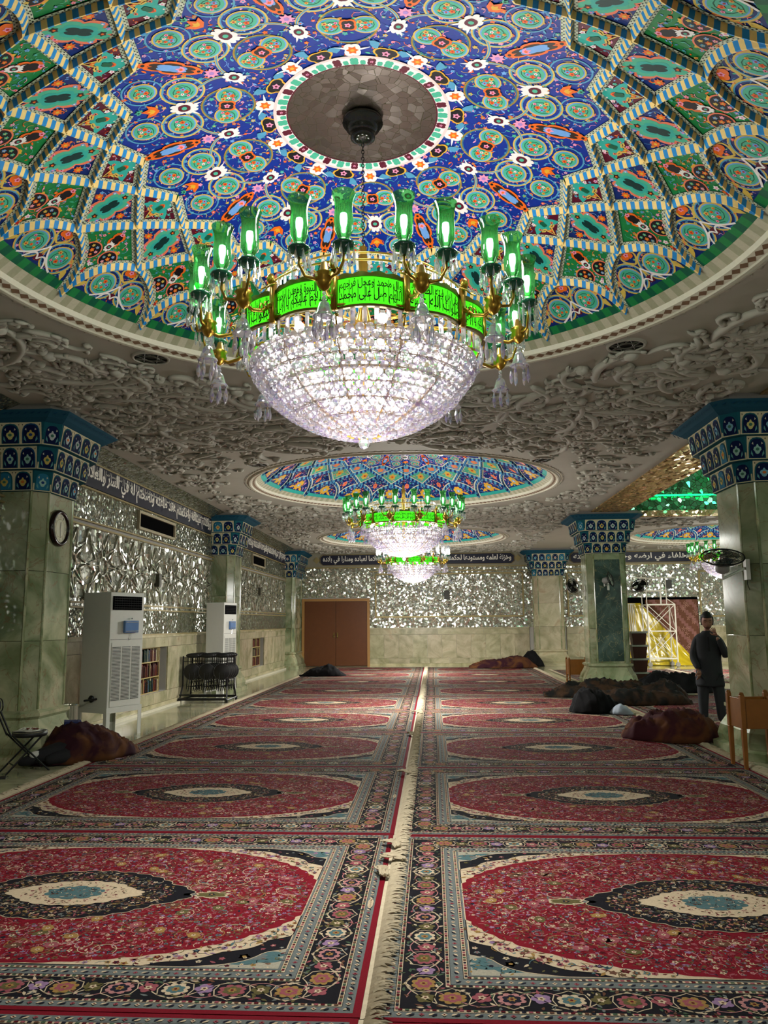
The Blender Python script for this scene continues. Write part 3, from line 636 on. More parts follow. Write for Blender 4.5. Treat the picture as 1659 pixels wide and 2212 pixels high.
mb.raw([(XE, .3, CZ), (5.02, .3, CZ), (5.02, 20.4, CZ), (XE, 20.4, CZ)], [(0, 1, 2, 3)])
mb.raw([(-6.2, -9, 6.1), (15, -9, 6.1), (15, 31, 6.1), (-6.2, 31, 6.1)], [(0, 1, 2, 3)])
structure(mb.build('ceiling', M['stucco']))
# moulded stucco relief on the nave ceiling: scrolls, fronds and rosettes
def relief(name, x0, x1, y0, y1, holes, dens, seed, gap=.5, col=M['stucco'], big=False):
    mb = MB(); rr = random.Random(seed); n = int((x1 - x0) * (y1 - y0) * dens)
    for _ in range(n):
        x, y = rr.uniform(x0, x1), rr.uniform(y0, y1)
        if any(math.hypot(x - h[0], y - h[1]) < 3.15 + gap for h in holes): continue
        far = y > 12; m = 12 if not far else 8; sd = 6 if not far else 4
        L_ = rr.uniform(.2, .46) if not far else rr.uniform(.16, .36); a = rr.uniform(0, 2 * PI); turn = rr.choice((-1, 1)) * rr.uniform(2.2, 5.0) * (.6 if big else 1); wd = rr.uniform(.026, .055)
        if big: L_ = rr.uniform(.45, .8); wd = rr.uniform(.05, .075); m = 16
        pts = []; rad = []; px, py = x, y; st = L_ * 2.2 / m
        for k in range(m):
            t = k / (m - 1); a += turn / m * (0.35 + 1.5 * t); s_ = st * (1.25 - .8 * t); px += math.cos(a) * s_; py += math.sin(a) * s_
            pts.append((px, py, CZ - .012)); rad.append(wd * (1 - .55 * t) * (.5 + .5 * min(1, t * 6)))
        if any(not (x0 - .1 < p[0] < x1 + .1) or any(math.hypot(p[0] - h[0], p[1] - h[1]) < 3.22 + gap * .5 for h in holes) for p in pts): continue
        mb.tube(pts, rad, sd, flat=1.05, up=(0, 0, 1))
        e = pts[-1]; mb.ball((e[0], e[1], CZ - .012), wd * 1.35, n=8, m=4, sc=(1, 1, .8))
        for q in range(rr.randint(2, 4) if not far else 1):            # fronds springing from the stem
            p = pts[rr.randint(1, m - 3)]; b = rr.uniform(0, 2 * PI); l2 = rr.uniform(.07, .16)
            f = [(p[0] + math.cos(b + t * 1.4) * l2 * t, p[1] + math.sin(b + t * 1.4) * l2 * t, CZ - .01 - .02 * math.sin(t * PI)) for t in (0, .3, .6, .85, 1)]
            mb.tube(f, [.012, .024, .027, .018, .005], 5 if not far else 4, flat=.9, up=(0, 0, 1))
    return mb.build(name, col, smooth=True)
H3 = [(-.47, 5.36)] + CHAND[1:3]
structure(relief('ceiling_relief', -4.95, 3.75, 1.8, 12, H3, 19, 3)); structure(relief('ceiling_relief', -4.95, 3.75, 12, YB - .25, H3, 14, 4))
structure(relief('ceiling_relief', -4.95, 3.75, 2.5, 12, H3, 3.2, 77, big=True))
structure(relief('ceiling_relief', 5.3, 12, 20.9, YB - .25, [CHAND[3]], 9, 5))
# mirror soffits
mb = MB()
mb.raw([(XL + .01, 1, 4.36), (-5.2, 1, CZ - .002), (-5.2, YB, CZ - .002), (XL + .01, YB, 4.36)], [(0, 1, 2, 3)]); structure(mb.build('wall_left_soffit', M['mirror_fine']))
mb = MB(); mb.bb(XE + .02, 5.02, .3, 20.3, CZ - .03, CZ - .005); structure(mb.build('beam_soffit', M['mirror_bronze']))
mb = MB(); mb.bb(4.9, 5.04, .3, 20.3, CZ, 6.1); mb.bb(5.02, 15, 20.3, 20.5, CZ - .02, 6.1); structure(mb.build('beam_face', M['mirror_green']))
mb = MB(); mb.bb(5.02, 15, 20.1, 20.34, CZ - .12, CZ + .02); structure(mb.build('beam_edge_trim', M['mirror_bronze']))
mb = MB(); mb.tube([(5.1, 20.22, 4.93), (14.9, 20.22, 4.93)], .022, 8); tag(mb.build('green_tube_light', M['led']), 'green tube light running along the mirrored beam of the side hall', 'light')
for q, xx in enumerate(np.arange(5.6, 12, .9)):
    pass
# marble slab courses
def slabs(mb, axis, fixed, a0, a1, z0, z1, w_, thick, sgn, seed, tone=(1, 1, 1), var=.1):
    rr = random.Random(seed); n = max(1, round((a1 - a0) / w_)); s = (a1 - a0) / n
    for k in range(n):
        g = 1 + rr.uniform(-var, var); c = (tone[0] * g, tone[1] * g * (1 + rr.uniform(-.03, .03)), tone[2] * g)
        p0, p1 = a0 + k * s + .003, a0 + (k + 1) * s - .003
        if axis == 'y': mb.bb(fixed, fixed + sgn * thick, p0, p1, z0 + .003, z1 - .003, c)
        else: mb.bb(p0, p1, fixed, fixed + sgn * thick, z0 + .003, z1 - .003, c)
NICHES = [(13.9, 16.2, .34, 1.24), (23.95, 25.62, .36, 1.24)]
mb = MB()      # wall core behind the cladding (niches are left open)
ys = [-9, 13.9, 16.2, 23.95, 25.62, YB + .3]
for k in range(5):
    if k in (1, 3): mb.bb(XL - .5, XL - .02, ys[k], ys[k + 1], 0, .34); mb.bb(XL - .5, XL - .02, ys[k], ys[k + 1], 1.24, 6.1); mb.bb(XL - .5, XL - .42, ys[k], ys[k + 1], 0, 6.1)
    else: mb.bb(XL - .5, XL - .02, ys[k], ys[k + 1], 0, 6.1)
structure(mb.build('wall_left', M['plaster']))
mb = MB()
for k in range(5):
    for z0, z1 in ((0.12, .34), (.34, 1.24), (1.24, 1.44)):
        if k in (1, 3) and z0 == .34: continue
        slabs(mb, 'y', XL - .02, ys[k], ys[k + 1], z0, z1, .6 if z0 == .34 else .9, .03, 1, 30 + k + int(z0 * 10))
mb.bb(XL - .02, XL + .03, -9, YB, 1.44, 1.49, (1.05, 1.05, 1)); mb.bb(XL - .02, XL + .03, -9, YB, 0, .12, (1.1, 1.1, 1.05))
structure(mb.build('wall_left_dado', M['dado']))
mb = MB(); mb.bb(XL, XL + .10, -9, YB, 0, .05); mb.bb(XL, XL + .03, -9, 13.4, .05, .1); structure(mb.build('baseboard_left', simple('pale_marble_strip', (205, 200, 178), .3)))
def yz_panel(mb, x, y0, y1, z0, z1, t=.02, col=None): mb.bb(x, x + t, y0, y1, z0, z1, col)
mb = MB(); yz_panel(mb, XL - .02, -9, YB, 1.49, 3.3); structure(mb.build('wall_left_mirror', M['mirror_l']))
mb = MB(); yz_panel(mb, XL - .02, -9, YB, 3.38, 3.93); yz_panel(mb, XL - .01, -9, YB, 1.49, 1.98, .022); structure(mb.build('wall_left_mirror_band', M['mirror_fine']))
mb = MB()
for z in (1.5, 1.98, 2.06, 3.3, 3.38, 3.92, 4.36): mb.bb(XL, XL + .035, -9, YB, z - .014, z + .014)
structure(mb.build('trim_1', M['gilt_trim']))
# long bright bars of mirror laid as a geometric star lattice over the side wall
mb = MB(); rr = random.Random(5)
def lattice(mb, put, a0, a1, b0, b1, step, w_, t=.012, rot=0):
    """interlaced ten-pointed stars: bars as (p, q) boxes put into the wall plane"""
    na, nb = max(1, round((a1 - a0) / step)), max(1, round((b1 - b0) / (step * .85)))
    sa, sb = (a1 - a0) / na, (b1 - b0) / nb
    for i in range(na):
        for j in range(nb):
            cx, cy_ = a0 + (i + .5) * sa, b0 + (j + .5) * sb; rad = min(sa, sb) * .5
            pts = [(cx + rad * q * math.cos(PI * k / 10 + rot) * sa / min(sa, sb), cy_ + rad * q * math.sin(PI * k / 10 + rot) * sb / min(sa, sb)) for k in range(20) for q in ((1.0 if k % 2 == 0 else .52),)]
            for k in range(20): put(mb, pts[k], pts[(k + 1) % 20], w_, t)
            for k in range(0, 20, 2): put(mb, pts[k], (cx + (pts[k][0] - cx) * .28, cy_ + (pts[k][1] - cy_) * .28), w_ * .7, t)
            ins = [(cx + (pts[k][0] - cx) * .28, cy_ + (pts[k][1] - cy_) * .28) for k in range(0, 20, 2)]
            for k in range(10): put(mb, ins[k], ins[(k + 1) % 10], w_ * .7, t)
            for (ax, ay) in ((1, 1), (-1, 1), (1, -1), (-1, -1)):
                q = (cx + ax * sa / 2, cy_ + ay * sb / 2); near = min(pts, key=lambda p: (p[0] - q[0]) ** 2 + (p[1] - q[1]) ** 2); put(mb, q, near, w_, t)
def put_yz(mb, p, q, w_, t):
    dy, dz = q[0] - p[0], q[1] - p[1]; L_ = math.hypot(dy, dz)
    if L_ > 1e-3: mb.box((XL + t / 2, (p[0] + q[0]) / 2, (p[1] + q[1]) / 2), (t, L_, w_), rx=math.atan2(dz, dy))
def put_xz(Y):
    def f(mb, p, q, w_, t):
        dx, dz = q[0] - p[0], q[1] - p[1]; L_ = math.hypot(dx, dz)
        if L_ > 1e-3: mb.box(((p[0] + q[0]) / 2, Y - t / 2, (p[1] + q[1]) / 2), (L_, t, w_), ry=-math.atan2(dz, dx))
    return f
lattice(mb, put_yz, 11.0, 19.2, 2.1, 3.26, 1.25, .03, .03); lattice(mb, put_yz, 20.6, 29.2, 2.1, 3.26, 1.25, .03, .03)
structure(mb.build('wall_left_lattice', mirror_mosaic('mirror_bars', 12, .8, (.95, .95, .88), (150, 150, 128), .4, .2, 0)))
# inscription bands
def frieze_yz(y0, y1, z0, z1, txt, name='inscription_band', lab=''):
    root = thing(name, lab, 'inscription', (XL, (y0 + y1) / 2, z0))
    mb = MB(); mb.bb(0, .03, -(y1 - y0) / 2, (y1 - y0) / 2, 0, z1 - z0); mb.build('ground', M['navy'], root)
    vs, fs = text_geo(txt, (y1 - y0) - .1, (z1 - z0) * .9, .026); h = (z1 - z0) * .07
    mb = MB(); mb.raw([(.034, -(y1 - y0) / 2 + .05 + a, h + b) for a, b in vs], fs); mb.build('lettering', M['letter'], root)
    # fine second row of upright strokes behind the main line
    mb = MB(); r2 = random.Random(len(txt))
    y = -(y1 - y0) / 2 + .05
    while y < (y1 - y0) / 2 - .08:
        hh = r2.uniform(.12, .22); zz = (z1 - z0) - .03
        if r2.random() < .6: mb.box((.0335, y, zz - hh / 2), (.002, .012, hh))
        else: mb.tube([(.033, y - .03, zz - .05), (.033, y, zz - .075), (.033, y + .035, zz - .04)], .006, 4)
        y += r2.uniform(.035, .08)
    mb.build('tall_strokes', M['letter'], root)
    return root
frieze_yz(11.7, 19.1, 3.95, 4.35, 'ووكدتم ميثاقه واحكمتم عقد طاعته ونصحتم له في السر والعلانية', lab='long navy inscription band on the side wall between the two nearest pilasters')
frieze_yz(20.5, 29.1, 3.95, 4.35, 'ودعوتم الى سبيله بالحكمة والموعظة الحسنة وبذلتم انفسكم في مرضاته', lab='navy inscription band on the side wall beyond the second pilaster')
# vents with their dark painted on plates, boxes on the side wall
def vent(y0, y1, lab):
    root = thing('wall_vent', lab, 'vent', (XL, (y0 + y1) / 2, 3.56)); h = (y1 - y0) / 2
    mb = MB(); mb.bb(-.01, .012, -h, h, 0, .26); mb.build('opening', M['matte_black'], root)  # solid black plate, the hollow's shade is put into its colour
    mb = MB(); mb.bb(0, .05, -h - .05, -h, -.05, .31); mb.bb(0, .05, h, h + .05, -.05, .31); mb.bb(0, .05, -h, h, -.05, 0); mb.bb(0, .05, -h, h, .26, .31)
    mb.build('frame', simple('vent_frame', (170, 160, 130), .5), root)
vent(14.3, 16.3, 'long vent with blacked-in opening under the inscription, nearest on the side wall'); vent(23.7, 25.4, 'vent with blacked-in opening high on the side wall beyond the second pilaster')
for (y, z, l) in ((15.35, 2.58, 'small dark box on the mirrored side wall above the first bookcase'), (24.6, 2.72, 'small dark box on the mirrored side wall near the far corner')):
    mb = MB(); mb.bb(0, .07, -.07, .07, -.13, .13); mb.bb(.07, .075, -.05, .05, -.1, .06); o = mb.build('wall_speaker', simple('dark_box', (70, 68, 52), .5)); o.location = (XL + .03, y, z); tag(o, l, 'speaker')

# end wall
mb = MB(); mb.bb(XL - .5, 15, YB + .02, YB + .4, 0, 6.1); structure(mb.build('wall_end', M['plaster']))
mb = MB()
for a0, a1 in ((-5.6, -5.22), (-2.5, 3.8), (5.25, 7.2), (10.35, 14.9)):
    for z0, z1, w_ in ((.1, .3, .8), (.3, 1.22, .55), (1.22, 1.44, .9)): slabs(mb, 'x', YB + .02, a0, a1, z0, z1, w_, .03, -1, int(a0 * 7 + z0 * 10) + 90)
    mb.bb(a0, a1, YB + .02, YB - .03, 1.44, 1.49, (1, 1, 1)); mb.bb(a0, a1, YB + .02, YB - .06, 0, .1, (1.1, 1.1, 1))
structure(mb.build('wall_end_dado', M['dado']))
mb = MB()
for a0, a1, z0, z1 in ((-5.6, -5.22, 1.49, 3.9), (-5.22, -2.5, 2.7, 3.9), (-2.5, 14.9, 2.6, 3.9), (-2.5, 7.2, 1.49, 2.6), (10.35, 14.9, 1.49, 2.6)): mb.bb(a0, a1, YB + .02, YB, z0, z1)
structure(mb.build('wall_end_mirror', M['mirror_b']))
mb = MB(); mb.bb(-5.6, 14.9, YB + .02, YB - .005, 3.9, CZ); structure(mb.build('wall_end_upper', simple('stone_band', (140, 136, 116), .5)))
mb = MB(); pz = put_xz(YB)
lattice(mb, pz, -2.15, 3.5, 2.0, 3.55, .95, .028, .02)
lattice(mb, pz, -5.1, -2.7, 2.85, 3.75, .9, .026, .02); lattice(mb, pz, 10.5, 12.0, 1.9, 3.55, .8, .026, .02)
structure(mb.build('wall_end_lattice', mirror_mosaic('mirror_bars_end', 12, .7, (.95, .95, .88), (160, 158, 134), .5, .2, 0)))
mb = MB()
for (a0, a1, z0, z1) in ((-2.25, 3.6, 1.92, 3.62), (5.35, 6.1, 1.9, 3.6), (10.45, 12.1, 1.85, 3.6)):
    for z in (z0, z1): mb.bb(a0, a1, YB, YB - .04, z - .03, z + .03)
    for x in (a0, a1): mb.bb(x - .03, x + .03, YB, YB - .04, z0, z1)
mb.bb(-2.5, 7.2, YB, YB - .03, 3.72, 3.76); mb.bb(-5.6, 14.9, YB, YB - .04, 3.88, 3.93)
structure(mb.build('trim_2', M['gilt_trim']))
def frieze_xz(x0, x1, z0, z1, txt, lab, rounded=True):
    root = thing('inscription_band', lab, 'inscription', ((x0 + x1) / 2, YB - .006, z0)); W_ = (x1 - x0) / 2; H_ = z1 - z0
    mb = MB(); q = [(-W_ + .12, 0), (W_ - .12, 0), (W_, H_ * .25), (W_, H_ * .75), (W_ - .12, H_), (-W_ + .12, H_), (-W_, H_ * .75), (-W_, H_ * .25)]
    mb.raw([(a, 0, b) for a, b in q] + [(a, -.03, b) for a, b in q], [tuple(range(8, 16)), tuple(range(8))[::-1]] + [(k, (k + 1) % 8, (k + 1) % 8 + 8, k + 8) for k in range(8)]); mb.build('ground', M['navy'], root)
    vs, fs = text_geo(txt, 2 * W_ - .24, H_ * .8, .02); mb = MB(); mb.raw([(-W_ + .12 + a, -.034, H_ * .1 + b) for a, b in vs], fs); mb.build('lettering', M['letter'], root)
    mb = MB(); n = 8
    for k in range(n): mb.tube([(q[k][0], -.03, q[k][1]), (q[(k + 1) % n][0], -.03, q[(k + 1) % n][1])], .012, 4)
    for s in (-1, 1):
        mb.box((s * (W_ + .14), -.015, H_ / 2), (.2, .03, .2), ry=PI / 4)
    mb.build('border', M['gilt_trim'], root)
frieze_xz(-4.5, 3.3, 4.0, 4.42, 'وخزنة لعلمه ومستودعا لحكمته وتراجمة لوحيه واركانا لتوحيده واعلاما لعباده ومنارا في بلاده', 'long navy inscription cartouche across the end wall of the nave')
frieze_xz(5.5, 10.6, 3.98, 4.4, 'كم خلفاء في ارضه وحججا على بريته', 'navy inscription cartouche on the end wall of the side hall')
# wooden double door
root = thing('door_1', None, None, (-3.85, YB - .02, 0)); root['kind'] = 'structure'; root['label'] = 'wide brown wooden double door in the end wall'
mb = MB(); mb.bb(-1.36, -1.26, 0, -.08, 0, 2.66); mb.bb(1.26, 1.36, 0, -.08, 0, 2.66); mb.bb(-1.26, 1.26, 0, -.08, 2.56, 2.66); mb.build('door_frame', simple('ochre_wood_frame', (158, 116, 62), .5), root)
for s in (-1, 1):
    mb = MB(); mb.bb(s * .006, s * 1.255, 0, -.045, .015, 2.555); lf = mb.build('door_leaf', M['door'], root)
    mb = MB(); mb.bb(s * .05, s * .09, -.045, -.075, 1.12, 1.32); mb.ball((s * .07, -.09, 1.17), .03, n=8); mb.build('door_handle', M['goldd'], lf)
# box on the end wall
for x, z, l in ((.59, 2.77, 'small dark box on the mirrored end wall right of the far chandeliers'), (9.25, 3.1, 'small brown box on the end wall above the scaffold')):
    mb = MB(); mb.bb(-.11, .11, 0, -.12, -.17, .17); mb.bb(-.07, .07, -.12, -.125, -.1, .1); o = mb.build('wall_speaker', simple('dark_box2', (50, 50, 42), .5)); o.location = (x, YB - .01, z); tag(o, l, 'speaker')
# the opening's dark painted as a black sheet on the side hall's end wall
mb = MB(); mb.bb(7.2, 10.35, YB + .02, YB + .01, 0, 2.6); structure(mb.build('wall_end_dark_sheet', M['matte_black']))
# right wall of the side hall, wall behind
mb = MB(); mb.bb(14.6, 15, -9, YB, 0, 6.1); structure(mb.build('wall_right', M['plaster']))
# near plinth walls, low
# ------------------------------------------------------------------ pillars
def octo(x0, x1, y0, y1, ch, g=0): return [(x0 - g + ch, y0 - g), (x1 + g - ch, y0 - g), (x1 + g, y0 - g + ch), (x1 + g, y1 + g - ch), (x1 + g - ch, y1 + g), (x0 - g + ch, y1 + g), (x0 - g, y1 + g - ch), (x0 - g, y0 - g + ch)]
def niche_panels(P, p, q, z0, z1, lean, cnt, blank_every=0, seed=0):
    """row of pointed-arch tile niches on the face from p to q; lean = how far the top steps out"""
    dx, dy = q[0] - p[0], q[1] - p[1]; L_ = math.hypot(dx, dy)
    if L_ < .06: return
    ux, uy = dx / L_, dy / L_; nx, ny = uy, -ux; rr = random.Random(seed)
    W_ = L_ / cnt; H_ = z1 - z0
    navy, cream, tq = lin((14, 26, 66)), lin((206, 196, 160)), lin((20, 70, 110))
    def W(a, b, off): t = b / H_; return (p[0] + ux * a + nx * (off + lean * t), p[1] + uy * a + ny * (off + lean * t), z0 + b)
    P.raw([W(0, 0, .004), W(L_, 0, .004), W(L_, H_, .004), W(0, H_, .004)], [(0, 1, 2, 3)], cream)
    for k in range(cnt):
        a0, a1 = k * W_ + W_ * .07, (k + 1) * W_ - W_ * .07; m = (a0 + a1) / 2; hw = (a1 - a0) / 2
        def archp(s, off, col, dz=0):
            w_ = hw * s; top = H_ * .95 * (1 - (1 - s) * .5); sp = H_ * .5
            pts = [(m - w_, H_ * .04 + (1 - s) * .03)] + [(m - w_ * math.cos(t * PI / 2) ** .75, sp + (top - sp) * math.sin(t * PI / 2) ** .9) for t in (0, .25, .5, .75, 1)] + [(m + w_ * math.cos(t * PI / 2) ** .75, sp + (top - sp) * math.sin(t * PI / 2) ** .9) for t in (.75, .5, .25, 0)] + [(m + w_, H_ * .04 + (1 - s) * .03)]
            P.poly([W(a, b, off) for a, b in pts], col)
        archp(1.0, .010, tq if k % 3 == 1 else lin((24, 84, 96))); archp(.86, .014, navy if rr.random() < .85 else lin((40, 110, 140)))
        c = lin(rr.choice([(200, 190, 120), (150, 190, 180), (190, 170, 90), (180, 190, 190), (120, 170, 190)]))
        hh = H_ * .42; vase = [(0, .1), (.22, .16), (.3, .3), (.5, .5), (.42, .72), (.16, .8), (.1, .95), (0, 1)]
        pts = [(m + a * hw * .95, H_ * .16 + b * hh * 1.15) for a, b in vase] + [(m - a * hw * .95, H_ * .16 + b * hh * 1.15) for a, b in vase[::-1]]
        P.poly([W(a, b, .018) for a, b in pts], c)
        P.poly([W(m + hw * .22 * math.cos(t), H_ * .42 + H_ * .07 * math.sin(t), .022) for t in [2 * PI * j / 8 for j in range(8)]], lin(rr.choice([(200, 110, 50), (30, 60, 120), (60, 110, 90)])))
        for s in (-1, 1):
            P.poly([W(m + s * hw * .5, H_ * .1, .018), W(m + s * hw * .78, H_ * .22, .018), W(m + s * hw * .72, H_ * .38, .018), W(m + s * hw * .55, H_ * .24, .018)], lin((90, 150, 150)))
            P.poly([W(m + s * hw * .45, H_ * .62, .018), W(m + s * hw * .66, H_ * .66, .018), W(m + s * hw * .5, H_ * .74, .018)], lin((190, 190, 170)))
            P.poly([W(m + s * hw * .88, H_ * .9, .008), W(m + s * hw * .98, H_ * .84, .008), W(m + s * hw * 1.02, H_ * .93, .008)], lin((40, 30, 40)))
def pillar(label, x0, x1, y0, y1, dark_front=False, base=True, ch=.16, sides=(0, 1, 2, 3, 4, 5, 6, 7), zc=3.44, cut=None):
    cx, cyy = (x0 + x1) / 2, (y0 + y1) / 2; root = thing('marble_pillar', label, 'pillar', (cx, cyy, 0)); root['kind'] = 'structure'
    a0, a1, b0, b1 = x0 - cx, x1 - cx, y0 - cyy, y1 - cyy
    mb = MB(); rr = random.Random(int(abs(x0 * 10 + y0 * 3)))
    zs = [.62, 1.5, 2.4, zc]
    for k in range(3):
        g = rr.uniform(.9, 1.1); mb.prism(octo(a0, a1, b0, b1, ch), zs[k] + .004, zs[k + 1] - .002, (g, g * rr.uniform(.97, 1.03), g))
    mb.build('shaft', M['onyx'], root)
    # raised corner strips either side of the main faces
    mb = MB()
    for (x, y) in ((a0 + ch, b0), (a1 - ch, b0), (a1, b0 + ch), (a1, b1 - ch), (a0, b0 + ch)): mb.tube([(x, y, .64), (x, y, zc)], .018, 6, (1.1, 1.1, 1))
    mb.build('corner_beads', M['onyx'], root)
    if dark_front:
        mb = MB(); mb.bb(a0 + ch + .02, a1 - ch - .02, b0 - .012, b0 + .01, .68, zc - .16, (1, 1, 1)); mb.build('dark_front_slab', M['onyx_dark'], root)
    if base:
        mb = MB(); pr = [(.20, 0), (.20, .10), (.14, .13), (.15, .2), (.12, .32), (.05, .45), (.03, .52), (.07, .56), (.07, .6), (0, .63)]
        for (g0, z0), (g1, z1) in zip(pr[:-1], pr[1:]): mb.prism(octo(a0, a1, b0, b1, ch, g0), z0, z1, None, octo(a0, a1, b0, b1, ch, g1))
        mb.c = [(1.02, 1.02, .98)] * len(mb.v); mb.build('base_moulding', M['onyx'], root)
    # tiled capital: three stepped tiers
    cap = Paint(None); tiers = [(zc, zc + .27, .03, .055, 1), (zc + .27, zc + .57, .12, .15, 2), (zc + .57, zc + .86, .22, .26, 3)]
    core = MB()
    for z0, z1, g0, g1, _n in tiers:
        core.prism(octo(a0, a1, b0, b1, ch, g0), z0, z1, lin((24, 84, 96)), octo(a0, a1, b0, b1, ch, g1))
        o0 = octo(a0, a1, b0, b1, ch, g0)
        for s in sides:
            p, q = o0[s], o0[(s + 1) % 8]; L_ = math.hypot(q[0] - p[0], q[1] - p[1]); niche_panels(cap, p, q, z0 + .004, z1 - .004, (g1 - g0), max(1, round(L_ / .25)), seed=s + _n * 9 + int(cyy))
    tq = lin((32, 78, 98))
    core.prism(octo(a0, a1, b0, b1, ch, .27), zc + .86, zc + .90, tq, octo(a0, a1, b0, b1, ch, .34)); core.prism(octo(a0, a1, b0, b1, ch, .34), zc + .90, zc + .98, tq, octo(a0, a1, b0, b1, ch, .44)); core.prism(octo(a0, a1, b0, b1, ch, .40), zc + .98, CZ, lin((120, 118, 112)))
    o0 = octo(a0, a1, b0, b1, ch, .405)
    for s in sides:         # dark leaf running along the turquoise cornice
        p, q = o0[s], o0[(s + 1) % 8]; L_ = math.hypot(q[0] - p[0], q[1] - p[1]); n = int(L_ / .09)
        for k in range(n):
            t = (k + .5) / n; x, y = p[0] + (q[0] - p[0]) * t, p[1] + (q[1] - p[1]) * t; ux, uy = (q[0] - p[0]) / L_, (q[1] - p[1]) / L_; nx, ny = uy, -ux
            cap.poly([(x - ux * .035 + nx * .012, y - uy * .035 + ny * .012, zc + .93), (x + nx * .012, y + ny * .012, zc + .925), (x + ux * .035 + nx * .02, y + uy * .035 + ny * .02, zc + .955), (x + nx * .016, y + ny * .016, zc + .945)], lin((12, 60, 86)))
    cap.v += [];
    o = core.build('capital', M['cap_tile'], root); cap.build('capital_tiles', M['cap_tile'], o)
    return root
P1 = pillar('green onyx pilaster carrying the round clock, at the near end of the side wall', -6.3, -5.05, 9.62, 10.62)
P2 = pillar('onyx pilaster on the side wall behind the second air conditioner', -6.3, -5.07, 19.4, 20.35)
P3 = pillar('onyx pilaster in the far corner beside the double door', -6.2, -5.25, 29.3, 30.95, ch=.1)
P4 = pillar('massive marble pillar with a wall fan, beside the near wooden stand', 3.98, 5.05, 9.95, 11.0)
P5 = pillar('free-standing pillar with dark green front slab behind the sleepers', 4.05, 5.05, 20.3, 21.3, dark_front=True)
P6 = pillar('pale marble pilaster on the end wall between nave and side hall', 3.95, 5.1, 30.3, 31.2)
for c in kids(P6):
    if c.name.startswith(('shaft', 'base')): c.data.materials[0] = M['dado']
